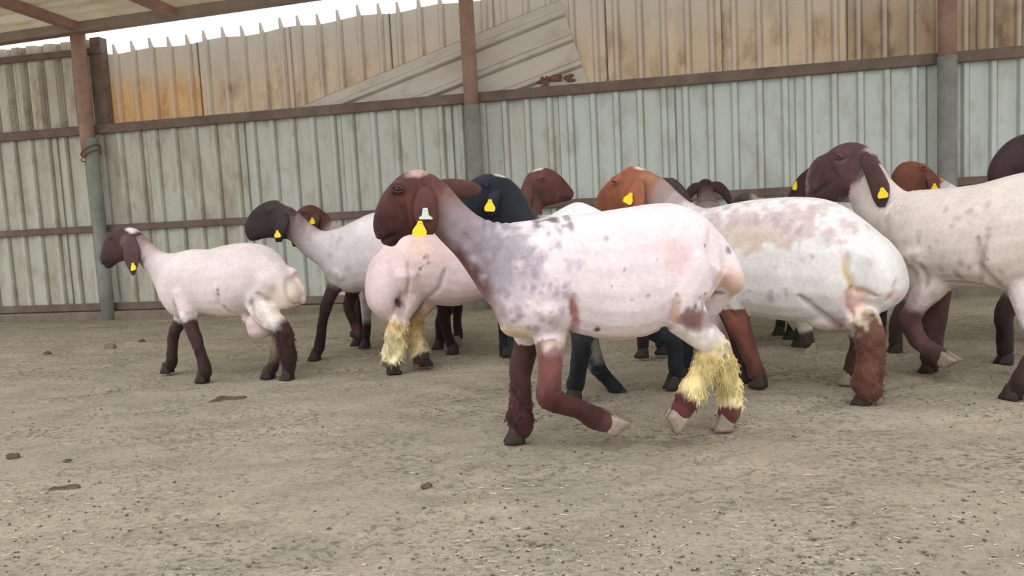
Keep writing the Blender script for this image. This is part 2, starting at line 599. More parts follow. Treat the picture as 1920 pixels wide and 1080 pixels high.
# ------------------------------------------------------------------ sheep
TEMPLATE_T = [(.10, .62, .12, .45, .07), (.03, .73, .06, .40, .12), (-.08, .75, -.06, .38, .15), (-.2, .745, -.2, .37, .175),
              (-.33, .755, -.33, .37, .185), (-.45, .765, -.44, .41, .175), (-.55, .74, -.53, .44, .15), (-.63, .68, -.60, .48, .10)]
TEMPLATE_TAIL = [(-.52, .64, -.66, .64, .10), (-.54, .56, -.70, .56, .13), (-.56, .48, -.71, .48, .11), (-.6, .42, -.67, .42, .05)]
TEMPLATE_F = [(0, .5, .08), (0, .38, .048), (.01, .27, .036), (0, .13, .028), (.0, .07, .032)]
TEMPLATE_H = [(-.52, .56, .13), (-.45, .43, .09), (-.53, .34, .045), (-.575, .28, .037), (-.55, .14, .028), (-.545, .07, .032)]

BROWN, DKBROWN, BLACK = (84, 48, 44), (58, 38, 36), (34, 34, 38)
WHITE, PINK, GREY = (232, 222, 216), (232, 208, 206), (150, 138, 140)
YEL = (226, 204, 136)

class Plane:
    """the upright plane a sheep walks in: local x runs along it, y across it, z up"""
    def __init__(s, g1, g2, loc=None, ang=None):
        if loc is not None:
            s.o = np.array([loc[0], loc[1], 0.]); s.ang = ang
        else:
            a, b = ground(*g1), ground(*g2)
            if a[0] > b[0]:
                a, b = b, a
            t = (b-a)[:2]
            s.ang = math.atan2(t[1], t[0])
            s.o = (a+b)/2; s.o[2] = 0
        s.t = np.array([math.cos(s.ang), math.sin(s.ang), 0])
        s.n = np.array([-math.sin(s.ang), math.cos(s.ang), 0])

    def P(s, px, py, off=0.):
        d = ray(px, py)
        p = C_O + d*((s.n@(s.o-C_O)+off)/(d@s.n)) - s.o
        return np.array([p@s.t, off, p[2]])

    def G(s, px, py):
        p = ground(px, py) - s.o
        return p@s.t, p@s.n

def make_hoof(pos, fwd, up, mat, parent, size=1.0):
    """cloven hoof: two wedge claws; pos is the middle of the sole"""
    fwd = np.array(fwd, float); up = np.array(up, float)
    fwd = fwd/np.linalg.norm(fwd)
    up = up - fwd*(up@fwd); up /= np.linalg.norm(up)
    lat = np.cross(up, fwd)
    V, Fc = [], []
    for sd in (-1, 1):
        rings = []
        for (zz, f0, f1, hw) in ((0, -.030, .044, .0155), (.012, -.031, .040, .0165), (.03, -.030, .028, .017), (.048, -.026, .020, .017), (.062, -.02, .014, .013)):
            r = []
            for a in np.arange(10)*2*math.pi/10:
                c, sn = math.cos(a), math.sin(a)
                fx = (f0+f1)/2 + (f1-f0)/2*c
                lx = hw*sn*(1-.35*max(c, 0))
                r.append(np.array(pos) + size*(fwd*fx + lat*(sd*.0175+lx) + up*zz))
            rings.append(r)
        rings_to_vf(rings, V, Fc)
    return link('hoof', mesh(V, Fc), mat, parent, True)

def tag_mesh(w, h, kind='drop', t=.003):
    """flat plastic tag in x-z hanging below the origin, stud at the top"""
    if kind == 'hat':
        prof = [(-.2, 0), (.2, 0), (.28, -.45), (.3, -.62), (.62, -.86), (.62, -1), (-.55, -.95), (-.6, -.8), (-.32, -.62), (-.28, -.35)]
    else:
        prof = [(-.14, 0), (.14, 0), (.22, -.22), (.5, -.62), (.5, -.85), (.38, -.98), (-.38, -.98), (-.5, -.85), (-.5, -.62), (-.22, -.22)]
    V, Fc = [], []
    n = len(prof)
    for y in (-t, t):
        V += [(a*w, y, b*h) for a, b in prof]
    Fc += [tuple(range(n)), tuple(range(2*n-1, n-1, -1))]
    Fc += [(i, i+n, (i+1) % n+n, (i+1) % n) for i in range(n)]
    ellipsoid((0, 0, -.12*h), (.12*w, t*2.2, .12*w), V, Fc, 10, 6)
    return mesh(V, Fc)

def nd_loft(v, st):
    """normalised distance and parameter of points v to a loft (rows a3 b3 w)"""
    st = np.asarray(st, float)
    c = (st[:, :3]+st[:, 3:6])/2
    hv = (st[:, :3]-st[:, 3:6])/2
    hl = np.linalg.norm(hv, axis=1)
    best = np.full(len(v), 1e9); bt = np.zeros(len(v))
    k = len(st)
    for i in range(k-1):
        d = c[i+1]-c[i]
        L = d@d + 1e-9
        t = np.clip(((v-c[i])@d)/L, 0, 1)
        q = v - (c[i]+t[:, None]*d)
        h = hv[i]*(1-t[:, None])+hv[i+1]*t[:, None]
        hn = np.linalg.norm(h, axis=1)+1e-6
        w = st[i, 6]*(1-t)+st[i+1, 6]*t + 1e-3
        dh = (q*h).sum(1)/hn
        ax = np.sqrt(np.maximum((q**2).sum(1)-dh**2-q[:, 1]**2, 0))
        dd = np.sqrt((dh/hn)**2+(q[:, 1]/w)**2+(ax/np.minimum(hn, w))**2)
        m = dd < best
        best[m] = dd[m]; bt[m] = (i+t[m])/(k-1)
    return best, bt

def nd_tube(v, P, r):
    P = np.asarray(P, float); r = np.asarray(r, float)
    best = np.full(len(v), 1e9); bt = np.zeros(len(v)); k = len(P)
    for i in range(k-1):
        d = P[i+1]-P[i]
        t = np.clip(((v-P[i])@d)/(d@d+1e-9), 0, 1)
        q = np.linalg.norm(v-(P[i]+t[:, None]*d), axis=1)/(r[i]*(1-t)+r[i+1]*t)
        m = q < best
        best[m] = q[m]; bt[m] = (i+t[m])/(k-1)
    return best, bt

def stops(t, st):
    xs = [a for a, _ in st]
    cs = np.array([lin(c) for _, c in st])
    return np.c_[np.interp(t, xs, cs[:, 0]), np.interp(t, xs, cs[:, 1]), np.interp(t, xs, cs[:, 2])]

SHEEP = []

def sheep(label, plane, face=-1, torso=None, tail=None, neck=None, head=None, legs=None, extra=(), ears=(), eye=None, nostril=None,
          paint=(), base=WHITE, headc=BROWN, neckc=None, legc=None, hoofc=None, vox=.010, withers=None, stature=1.0, fluff=None,
          tail_on=True, smooth_it=5, wrinkles=None, grooves=(), tufts=None):
    """face -1: head towards local -x, +1: towards +x. Profile rows are photo pixels (xa,ya,xb,yb,w) cast onto the plane;
    a missing torso or leg comes from the template set at `withers` (local x) scaled by stature."""
    pl = plane
    L = lambda rows, off=0.: np.array([np.r_[pl.P(r[0], r[1], off), pl.P(r[2], r[3], off), r[4]] for r in rows])
    TP = lambda u, z: np.array([withers + face*u*stature, 0., z*stature])
    parts = {}
    if torso is not None:
        parts['torso'] = L(torso)
    else:
        parts['torso'] = np.array([np.r_[TP(a, b), TP(c, d), w*stature] for a, b, c, d, w in TEMPLATE_T])
    if tail is not None:
        parts['tail'] = L(tail)
    elif torso is None and tail_on:
        parts['tail'] = np.array([np.r_[TP(a, b), TP(c, d), w*stature] for a, b, c, d, w in TEMPLATE_TAIL])
    if head is not None:
        parts['head'] = L(head)
    if neck is not None:
        parts['neck'] = L(neck)
    elif head is not None:
        T = parts['torso']
        H = parts['head'][0]
        if torso is None:
            n0 = np.r_[TP(-.05, .75), TP(.10, .44), .11*stature]
        else:
            n0 = T[1].copy()
        nk = []
        for k in (0, .3, .6, .85, 1):
            r = n0*(1-k)+H*k
            r[6] = .10*(1-k)**1.5*stature + .052
            nk.append(r)
        parts['neck'] = np.array(nk)
    V, Fc = [], []
    for k, e in (('torso', 2.3), ('tail', 2.3), ('neck', 2.1), ('head', 2.4)):
        if k in parts:
            rings_to_vf(loft_rings(parts[k], 22, e, 4), V, Fc)
    tubes = {}
    hooves = []
    for nm, side, tm in (('fn', -1, TEMPLATE_F), ('ff', 1, TEMPLATE_F), ('hn', -1, TEMPLATE_H), ('hf', 1, TEMPLATE_H)):
        spec = (legs or {}).get(nm)
        if spec == 'none':
            continue
        hscale = spec.get('hs', 1.) if isinstance(spec, dict) else stature
        hip = side*(.095 if nm[0] == 'f' else .11)*stature
        if spec is None or isinstance(spec, float):
            if withers is None:
                continue
            sw = spec or 0.
            foot = side*.085*stature
            k = len(tm)
            pts, rad = [], []
            for i, (u, z, r) in enumerate(tm):
                p = TP(u + sw*((tm[0][1]-z)/.5)*.12, z)
                p[1] = hip*(1-i/(k-1))+foot*i/(k-1)
                pts.append(p); rad.append(r*stature)
            hp = pts[-1].copy(); hp[2] = 0; hp[0] += face*.012
            fw = np.array([face, 0, 0.])
            upv = np.array([0, 0, 1.])
        else:
            planted = spec.get('planted', True)
            rows = spec['c']
            hx, hy = spec['hoof']
            u, off = pl.G(hx, hy)
            if planted:
                lo, hi = (-.17, -.02) if side < 0 else (.02, .17)
                foot = min(max(off, lo), hi)
                print('   ', label[:22], nm, 'hoof offset %.3f -> %.3f' % (off, foot))
            else:
                foot = spec.get('off', hip*.9)
            hp = pl.P(hx, hy, foot)
            k = len(rows)
            pts, rad = [], []
            for i, (x, y, r) in enumerate(rows):
                f = (i+.3)/(k-.7) if k > 1 else 1
                f = min(f, 1)
                p = pl.P(x, y, hip*(1-f)+foot*f)
                pts.append(p); rad.append(r)
            if planted:
                dz = hp[2]
                z0 = pts[0][2]
                for p in pts:
                    p[2] -= dz*min(1, max(0, (z0-p[2])/(z0-dz+1e-6)))
                hp[2] = 0
                fw = np.array([face*spec.get('fw', 1), 0, 0.])
                upv = np.array([0, 0, 1.])
                pts[-1][2] = max(pts[-1][2], .055)
            else:
                fw = hp-pts[-1]                         # a lifted foot hangs: the toe follows the shank
                fw = fw/np.linalg.norm(fw)
                upv = np.array([fw[2], 0, -fw[0]])*(-face)
                hp = pts[-1]+fw*.028-upv*.030
        if nm[0] == 'h':
            rad[0] *= .80
        for i in range(min(4, len(pts))):              # the thigh and shoulder stay under the hide
            d_, t_ = nd_loft(np.array([[pts[i][0], 0, pts[i][2]]]), parts['torso'])
            if d_[0] < 1.0:
                wl = np.interp(t_[0], np.linspace(0, 1, len(parts['torso'])), parts['torso'][:, 6])
                wl *= math.sqrt(max(.05, 1-d_[0]**2.3))
                mx = max(.02, wl + .014 - rad[i]*.93)
                pts[i][1] = side*min(abs(pts[i][1]), mx)
        pts.append(hp + upv*.036*hscale if upv[2] > .99 else pts[-1]+fw*.018); rad.append((.031 if upv[2] > .99 else .028)*hscale)
        tubes[nm] = (np.array(pts), np.array(rad))
        rings_to_vf(tube_rings(pts, rad, 14, 4, True), V, Fc)
        hooves.append((nm, hp, fw, upv, spec.get('mat') if isinstance(spec, dict) else None, spec.get('hs', 1.) if isinstance(spec, dict) else stature))
    for ex in extra:      # (px,py,off,rx,ry(across),rz)
        ellipsoid(pl.P(ex[0], ex[1], ex[2]), ex[3:6], V, Fc, 16, 10)
    if eye is not None and 'head' in parts:
        e0 = pl.P(*eye)
        wloc = np.interp(nd_loft(e0[None], parts['head'])[1][0], np.linspace(0, 1, len(parts['head'])), parts['head'][:, 6])
        for sd in (-1, 1):
            ellipsoid((e0[0], sd*wloc*.8, e0[2]+.006), (.026, wloc*.28, .020), V, Fc, 12, 8)
    raw = mesh(V, Fc)
    tmp = bpy.data.objects.new('tmp', raw)
    COL.objects.link(tmp)
    rm = tmp.modifiers.new('r', 'REMESH'); rm.mode = 'VOXEL'; rm.voxel_size = vox
    smm = tmp.modifiers.new('s', 'SMOOTH'); smm.iterations = smooth_it; smm.factor = .5
    dg = bpy.context.evaluated_depsgraph_get()
    me = bpy.data.meshes.new_from_object(tmp.evaluated_get(dg))
    bpy.data.objects.remove(tmp)
    n = len(me.vertices)
    v = np.empty(n*3); me.vertices.foreach_get('co', v); v = v.reshape(-1, 3)
    nor = np.empty(n*3); me.vertices.foreach_get('normal', nor); nor = nor.reshape(-1, 3)
    # ---- which part each vertex belongs to
    jit = fbm(v*16 + len(SHEEP)*3.1, 3)*.10
    names, D, Tt = [], [], []
    for k in ('torso', 'tail', 'neck', 'head'):
        if k in parts:
            d, t = nd_loft(v, parts[k]); names.append(k); D.append(d); Tt.append(t)
    for k, (P_, r_) in tubes.items():
        d, t = nd_tube(v, P_, r_); names.append(k)
        t = np.minimum(t*(len(P_)-1)/(len(P_)-2), 1)
        D.append(d+np.where(t < .18, .35, 0)); Tt.append(t)
    D = np.array(D); Tt = np.array(Tt)
    hi = names.index('head') if 'head' in names else None
    which = D.argmin(0)
    col = np.tile(lin(base), (n, 1))
    for idx, k in enumerate(names):
        m = which == idx
        t = np.clip(Tt[idx][m]+jit[m]*(.7 if k in ('neck', 'head') else .45), 0, 1)
        if k == 'head':
            col[m] = lin(headc) if not isinstance(headc, list) else stops(t, headc)
        elif k == 'neck':
            col[m] = stops(t, neckc or [(0, base), (.35, base), (1, headc if not isinstance(headc, list) else headc[0][1])])
        elif k in tubes:
            lc = legc.get(k, legc.get('all')) if isinstance(legc, dict) else legc
            if lc is None:
                lc = [(0, base), (.3, base), (.4, DKBROWN), (1, DKBROWN)]
            col[m] = stops(t, lc)
    if 'neck' in names and 'torso' in names:
        a_, b_ = names.index('torso'), names.index('neck')
        both = (which == a_) | (which == b_)
        nc = stops(np.clip(Tt[b_]+jit*.7, 0, 1), neckc or [(0, base), (.35, base), (1, headc if not isinstance(headc, list) else headc[0][1])])
        sft = np.clip(.5+(D[a_]-D[b_]+jit)/.55, 0, 1)[:, None]
        mixc = nc*sft + lin(base)*(1-sft)
        col[both] = mixc[both]
    dk = np.isin(which, [i for i, k in enumerate(names) if k == 'head' or k in tubes])
    lum = np.clip((.30-col.mean(1))/.15, 0, 1)[:, None]
    col = col*(1-lum+lum*np.array([.86, .84, .80]))
    col = col*np.where(dk, 1+.30*fbm(v*np.array([24, 24, 14])+3, 4), 1)[:, None]
    ppm = np.linalg.norm(pl.P(960, 500)-pl.P(961, 500))   # metres per pixel
    if hi is not None:                                     # keep the scale at the body itself
        c0 = parts['torso'][len(parts['torso'])//2]
        dist = np.linalg.norm(pl.o-C_O); ppm = dist/F_PX
    jb = fbm(v*26+7, 3)
    for op in paint:
        if op[0] == 'blob':
            _, px, py, rx, ry, c, al, ns = op[:8]
            ang = op[8] if len(op) > 8 else 0
            c0 = pl.P(px, py)
            dx, dz = (v[:, 0]-c0[0])/ppm, (v[:, 2]-c0[2])/ppm
            ca, sa = math.cos(ang), math.sin(ang)
            q = np.sqrt(((dx*ca+dz*sa)/rx)**2+((-dx*sa+dz*ca)/ry)**2)+jb*ns
            w = np.clip((1.35-q)/.7, 0, 1)[:, None]*al
            if len(op) > 9 and op[9] is not None:          # only these parts
                w = w*np.isin(which, [names.index(a) for a in op[9] if a in names])[:, None]
            col = col*(1-w)+lin(c)*w
        elif op[0] == 'spots':
            _, num, x0, y0, x1, y1, r0, r1, c, al = op
            for _k in range(num):
                c0 = pl.P(RNG.uniform(x0, x1), RNG.uniform(y0, y1))
                r = RNG.uniform(r0, r1)*ppm
                q = np.sqrt(((v[:, 0]-c0[0])/r)**2+((v[:, 2]-c0[2])/(r*RNG.uniform(.7, 1.5)))**2)+jb*.6
                w = np.clip((1.3-q)/.6, 0, 1)[:, None]*al*RNG.uniform(.5, 1)
                col = col*(1-w)+lin(c)*w
    # ---- shaggy leg hair, skin folds
    if fluff:
        for k, (t0, t1, amp) in fluff.items():
            if k in names:
                idx = names.index(k)
                w = (which == idx)*np.clip((Tt[idx]-t0)/.06, 0, 1)*np.clip((t1-Tt[idx])/.06, 0, 1)
                v = v + nor*(w*amp*(.6+1.0*fbm(v*np.array([55, 55, 30]), 2)))[:, None]
    for k in tubes:
        if not (fluff and k in fluff):
            idx = names.index(k)
            w = (which == idx)*np.clip((Tt[idx]-.35)/.15, 0, 1)
            v = v + nor*(w*.0035*fbm(v*np.array([60, 60, 26]), 2))[:, None]
    if wrinkles:
        for (px, py, rx, ry, ang, freq, amp) in wrinkles:
            c0 = pl.P(px, py)
            dx, dz = (v[:, 0]-c0[0])/ppm, (v[:, 2]-c0[2])/ppm
            ca, sa = math.cos(ang), math.sin(ang)
            a, b = dx*ca+dz*sa, -dx*sa+dz*ca
            w = np.clip(1.2-np.sqrt((a/rx)**2+(b/ry)**2), 0, 1)
            v = v + nor*(w*amp*np.sin(a*freq+jb*1.2))[:, None]
    for gv_ in grooves:
        pl_px, depth, wid, gc, al = gv_[:5]
        pp = np.array([pl.P(a, b) for a, b in pl_px])
        best = np.full(n, 1e9)
        for i in range(len(pp)-1):
            d2 = (pp[i+1]-pp[i])[[0, 2]]
            q = v[:, [0, 2]]-pp[i][[0, 2]]
            t = np.clip((q@d2)/(d2@d2+1e-9), 0, 1)
            tap = 1.0
            if i == 0:
                tap = np.minimum(1, .3+t*2)
            if i == len(pp)-2:
                tap = np.minimum(tap, .3+(1-t)*2)
            best = np.minimum(best, np.linalg.norm(q-t[:, None]*d2, axis=1)/tap)
        w = np.exp(-(best/wid)**2)
        if len(gv_) > 5:
            w = w*np.isin(which, [names.index(a) for a in gv_[5] if a in names])
        v = v - nor*(w*depth)[:, None]
        if gc is not None:
            w2 = (np.exp(-(best/(wid*.8))**2)*al*(w > 1e-3))[:, None]
            col = col*(1-w2)+lin(gc)*w2
    me.vertices.foreach_set('co', v.ravel())
    at = me.color_attributes.new('Col', 'FLOAT_COLOR', 'POINT')
    at.data.foreach_set('color', np.c_[np.clip(col, 0, 1), np.ones(n)].ravel())
    me.materials.clear()
    root = empty('sheep', tuple(pl.o), pl.ang)
    tag(root, label, 'sheep', 'sheep of the flock')
    link('body', me, M['coat'], root, True)
    SHEEP.append(root)
    if fluff:
        Vh, Fh, Ch = [], [], []
        for k, (t0, t1, amp) in fluff.items():
            if k not in names:
                continue
            idx = names.index(k)
            cand = np.where((which == idx) & (Tt[idx] > t0+.02) & (Tt[idx] < t1-.02))[0]
            if not len(cand):
                continue
            for i in RNG.choice(cand, min(len(cand), int(420 if amp > .007 else 260))):
                nn = nor[i]
                d = nn*RNG.uniform(.25, .6) + np.array([0, 0, -1.]) + RNG.normal(0, .22, 3)
                d /= np.linalg.norm(d)
                Lh = RNG.uniform(.012, .034)*(amp/.010)**.6
                sd = np.cross(d, nn); sd /= np.linalg.norm(sd)+1e-9
                wv = RNG.uniform(.0012, .0026)
                b0 = v[i]-nn*.003
                b = len(Vh)
                mid = b0+d*Lh*.55+nn*.004
                Vh += [b0-sd*wv, b0+sd*wv, b0+nn*wv*1.2, mid-sd*wv*.7, mid+sd*wv*.7, mid+nn*wv, b0+d*Lh]
                Fh += [(b, b+1, b+4, b+3), (b+1, b+2, b+5, b+4), (b+2, b, b+3, b+5), (b+3, b+4, b+6), (b+4, b+5, b+6), (b+5, b+3, b+6)]
                Ch += [np.clip(col[i]*RNG.uniform(.8, 1.15), 0, 1)]*7
        mh = mesh(Vh, Fh)
        ah = mh.color_attributes.new('Col', 'FLOAT_COLOR', 'POINT')
        ah.data.foreach_set('color', np.c_[np.array(Ch), np.ones(len(Ch))].ravel())
        tag(link('leg_hair', mh, M['coat'], root), 'shaggy hair on the lower legs', kind='stuff')
    # ---- hooves
    for nm, hp, fw, upv, mt, hs in hooves:
        c = (hoofc or {}).get(nm, 'hoof_dark')
        make_hoof(hp, fw, upv, M[mt or c], root, 1.0*hs)
    # ---- eyes
    bvh = BVHTree.FromPolygons([tuple(q) for q in v], [tuple(p.vertices) for p in me.polygons])
    def hit(px, py, sd):
        p = pl.P(px, py)
        h = bvh.ray_cast(Vector((p[0], sd*.6, p[2])), Vector((0, -sd, 0)))
        return h[0], h[1]
    if eye is not None:
        for sd in (-1, 1):
            loc, nr = hit(eye[0], eye[1], sd)
            if loc is None:
                continue
            Vv, Ff = [], []
            ellipsoid((0, 0, 0), (.0120, .010, .0078), Vv, Ff, 14, 10)
            e = link('eye', mesh(Vv, Ff), M['eye'], root, True)
            e.location = loc - nr*.0045
            e.rotation_euler = (0, math.radians(-18*face), 0)
            pts = [(.0165*math.cos(a), sd*(.0048-.002*abs(math.cos(a))), .0088*math.sin(a)) for a in np.linspace(0, 2*math.pi, 17)]
            lid = link('eyelid', tube_mesh(pts, [.0036+.0014*max(0, math.sin(a)) for a in np.linspace(0, 2*math.pi, 17)], 6, 1), LIDM(headc), e, True)
    if nostril is not None:
        for sd in (-1, 1):
            loc, nr = hit(nostril[0], nostril[1], sd)
            if loc is None:
                continue
            Vv, Ff = [], []
            ellipsoid((0, 0, 0), (.010, .003, .004), Vv, Ff, 10, 6)
            e = link('nostril', mesh(Vv, Ff), M['eye'], root, True)
            e.location = loc
            e.rotation_euler = (0, math.radians(-35*face), 0)
    # ---- ears
    for er in ears:
        rows, offs = er['c'], er['off']
        stt = np.array([np.r_[pl.P(r[0], r[1], o_), pl.P(r[2], r[3], o_), er.get('t', .009)] for r, o_ in zip(rows, offs)])
        stt[-1, 6] *= .5
        Vv, Ff = [], []
        rings_to_vf(loft_rings(stt, 14, 2, 4), Vv, Ff)
        eo = link('ear', mesh(Vv, Ff), EARM(er.get('col', headc)), root, True)
        for tg in er.get('tags', ()):
            p = pl.P(tg[0], tg[1], tg[4] if len(tg) > 4 else offs[-2]+(-.014 if offs[-2] < 0 else -.014))
            to = link('ear_tag', tag_mesh(tg[2], tg[3], tg[5] if len(tg) > 5 else 'drop'), M[tg[6] if len(tg) > 6 else 'yellow'], eo)
            to.location = p
            to.rotation_euler = (random.uniform(-.15, .1), (tg[7] if len(tg) > 7 else random.uniform(-.3, .3)), random.uniform(-.2, .2))
            tag(to, 'yellow plastic ear tag' if len(tg) < 7 or tg[6] == 'yellow' else 'pale green-white plastic ear tag')
    return root

_em = {}
def EARM(c):
    if isinstance(c, list):
        c = c[len(c)//2][1]
    if c not in _em:
        _em[c] = flat('ear_hide', c, .65, .18, 25, .25, .2)
    return _em[c]
_lm = {}
def LIDM(c):
    if isinstance(c, list):
        c = c[len(c)//2][1]
    if c not in _lm:
        _lm[c] = flat('eyelid_skin', tuple(min(255, x*1.1+6) for x in c), .5, .1, 40)
    return _lm[c]

# ---- the big sheep in the foreground
MAINC = (84, 46, 44)
sheep('large white sheep in front with brown head, walking left, front hoof lifted',
      Plane((970, 842), (1365, 812)), -1,
      torso=[(930, 440, 922, 580, .07), (950, 420, 948, 628, .12), (1000, 412, 1010, 632, .15), (1060, 403, 1065, 622, .168), (1120, 397, 1120, 636, .188),
             (1180, 388, 1175, 636, .197), (1230, 381, 1225, 620, .192), (1270, 383, 1262, 592, .178), (1310, 402, 1300, 565, .155), (1345, 440, 1325, 548, .12), (1365, 480, 1345, 540, .08)],
      tail=[(1300, 440, 1346, 440, .10), (1312, 480, 1371, 480, .125), (1324, 512, 1382, 512, .13), (1340, 535, 1384, 533, .11), (1354, 552, 1376, 549, .06)],
      neck=[(990, 414, 945, 612, .115), (945, 418, 908, 560, .095), (905, 409, 862, 490, .070), (870, 382, 830, 455, .062), (840, 348, 806, 430, .058), (815, 328, 788, 415, .055)],
      head=[(810, 326, 808, 392, .045), (785, 317, 805, 418, .058), (757, 324, 795, 433, .068), (733, 344, 778, 439, .066), (714, 369, 762, 442, .054),
            (703, 397, 750, 449, .045), (699, 424, 745, 457, .038), (706, 447, 738, 463, .031), (716, 457, 733, 463, .016)],
      legs={'ff': dict(c=[(985, 590, .07), (988, 640, .046), (976, 692, .042), (976, 725, .034), (975, 765, .037), (976, 800, .046)], hoof=(968, 830)),
            'fn': dict(c=[(1035, 560, .085), (1036, 625, .060), (1032, 680, .041), (1030, 722, .041), (1029, 744, .041), (1046, 754, .037), (1085, 768, .032), (1116, 783, .041), (1138, 792, .033)], hoof=(1168, 803), planted=False, mat='hoof_pale', fwd=(.1, 0, -1)),
            'hn': dict(c=[(1305, 490, .14), (1270, 560, .10), (1300, 610, .062), (1338, 655, .044), (1308, 712, .036), (1288, 752, .038), (1276, 772, .036)], hoof=(1252, 806), planted=False, mat='hoof_pale', fwd=(-1, 0, -.5)),
            'hf': dict(c=[(1320, 510, .13), (1300, 580, .09), (1335, 630, .055), (1352, 665, .042), (1364, 715, .036), (1368, 755, .037), (1366, 775, .04)], hoof=(1357, 806), mat='hoof_pale')},
      eye=(747, 357), nostril=(712, 437),
      ears=[dict(c=[(785, 350, 806, 348), (776, 375, 818, 372), (775, 400, 821, 400), (783, 424, 820, 424), (798, 440, 812, 440)], off=[-.05, -.082, -.092, -.094, -.092],
                 col=(82, 46, 44), tags=[(788, 414, .044, .050, -.112, 'drop', 'yellow', .12), (797, 390, .034, .036, -.112, 'hat', 'white_plastic', 0)]),
            dict(c=[(805, 340, 812, 362), (840, 335, 848, 368), (870, 337, 870, 374), (890, 342, 891, 369), (903, 352, 901, 363)], off=[.04, .09, .11, .12, .125], col=(86, 54, 50))],
      headc=[(0, (100, 64, 60)), (.2, MAINC), (.6, (70, 38, 38)), (1, (80, 50, 46))],
      neckc=[(0, (196, 184, 192)), (.25, (160, 150, 158)), (.6, (148, 132, 136)), (.85, (122, 88, 84)), (1, (104, 64, 60))],
      legc={'ff': [(0, (200, 180, 176)), (.1, (110, 78, 76)), (.22, (88, 56, 54)), (1, (70, 38, 38))],
            'fn': [(0, (226, 214, 220)), (.14, (190, 160, 165)), (.26, (126, 80, 78)), (.46, (106, 62, 60)), (.6, (78, 40, 38)), (.85, (70, 38, 36)), (1, (96, 62, 58))],
            'hn': [(0, WHITE), (.42, WHITE), (.5, YEL), (.78, (232, 214, 160)), (.84, (92, 48, 48)), (1, (100, 56, 56))],
            'hf': [(0, WHITE), (.4, (84, 50, 48)), (.55, YEL), (.85, (234, 216, 166)), (.92, (100, 54, 52)), (1, (110, 62, 60))]},
      fluff={'hn': (.45, .88, .010), 'hf': (.5, .92, .009), 'ff': (.5, 1, .006)},
      base=(236, 220, 222), vox=.0075,
      paint=[('blob', 930, 470, 62, 60, (128, 116, 126), .75, .7, -.6), ('blob', 965, 520, 40, 60, (176, 164, 176), .6, .9),
             ('blob', 870, 510, 22, 95, (98, 52, 50), .9, .25, .62, ('neck', 'torso')), ('blob', 920, 600, 12, 50, (150, 96, 92), .6, .3, .3),
             ('blob', 1090, 560, 140, 60, (240, 226, 232), .35, .3), ('blob', 1190, 430, 110, 40, (238, 208, 208), .5, .3), ('blob', 1240, 480, 26, 30, (238, 196, 196), .5, .5),
             ('blob', 965, 622, 30, 14, (222, 202, 150), .8, .3), ('blob', 1063, 575, 6, 18, (150, 82, 70), .9, .6, .2), ('blob', 1068, 612, 8, 30, (170, 130, 130), .6, .4),
             ('blob', 1262, 582, 22, 16, (110, 66, 62), .85, .7, -.4), ('blob', 1290, 590, 26, 16, (124, 84, 88), .7, .6, -.3), ('blob', 1238, 570, 10, 20, (190, 140, 100), .7, .5),
             ('blob', 1345, 525, 30, 22, (238, 196, 182), .8, .5), ('blob', 1370, 545, 14, 14, (228, 206, 160), .8, .4),
             ('blob', 1120, 630, 90, 10, (232, 214, 190), .6, .4),
             ('blob', 788, 319, 22, 7, (206, 172, 160), .75, .9, 0, ('head', 'neck')), ('blob', 740, 452, 22, 5, (48, 26, 26), .7, .3, -.3, ('head',)),
             ('blob', 772, 400, 5, 30, (124, 70, 52), .35, .4, 0, ('head',)),
             ('spots', 46, 935, 420, 1050, 610, 2.5, 7, (150, 136, 148), .6), ('spots', 10, 1030, 480, 1090, 560, 3, 7, (196, 180, 192), .7), ('spots', 16, 990, 405, 1060, 425, 3, 7, (100, 92, 96), .7),
             ('spots', 9, 1090, 430, 1300, 560, 1.6, 3, (110, 106, 116), .8), ('spots', 10, 1240, 540, 1310, 575, 2, 5, (110, 104, 112), .8), ('spots', 3, 1090, 600, 1130, 612, 3, 5, (70, 60, 60), .9),
             ('spots', 1, 1343, 465, 1345, 468, 5, 6, (100, 98, 106), 1.)],
      wrinkles=[(930, 425, 36, 26, 0, .42, .003)],
      grooves=[([(708, 452), (722, 449), (733, 443), (744, 440)], .009, .007, (34, 18, 18), .9, ('head',)), ([(704, 432), (712, 437), (716, 444)], .006, .006, (40, 22, 22), .8, ('head',)), ([(727, 372), (733, 392), (745, 410)], -.004, .014, None, 0, ('head',)),
               ([(752, 385), (765, 402), (768, 424)], .005, .010, (66, 34, 34), .4, ('head',)), ([(735, 350), (757, 346), (768, 356)], -.004, .008, None, 0, ('head',)),
               ([(742, 366), (756, 368), (766, 364)], .004, .007, None, 0, ('head',)),
               ([(1308, 430), (1302, 480), (1314, 535)], .008, .018, (226, 206, 206), .3), ([(1318, 556), (1330, 548), (1345, 548)], .010, .010, (96, 74, 70), .8),
               ([(1240, 545), (1232, 590), (1236, 615)], .010, .018, (200, 176, 170), .4), ([(1062, 545), (1068, 585), (1066, 625)], .010, .014, (190, 140, 134), .4), ([(1330, 655), (1345, 662), (1358, 660)], .006, .008, (170, 130, 80), .5),
               ([(870, 440), (900, 490), (925, 560), (938, 610)], .007, .020, None, 0), ([(1000, 450), (1015, 520), (1020, 590)], -.006, .03, None, 0), ([(1080, 628), (1120, 632), (1200, 628)], .006, .006, (200, 186, 178), .5)])

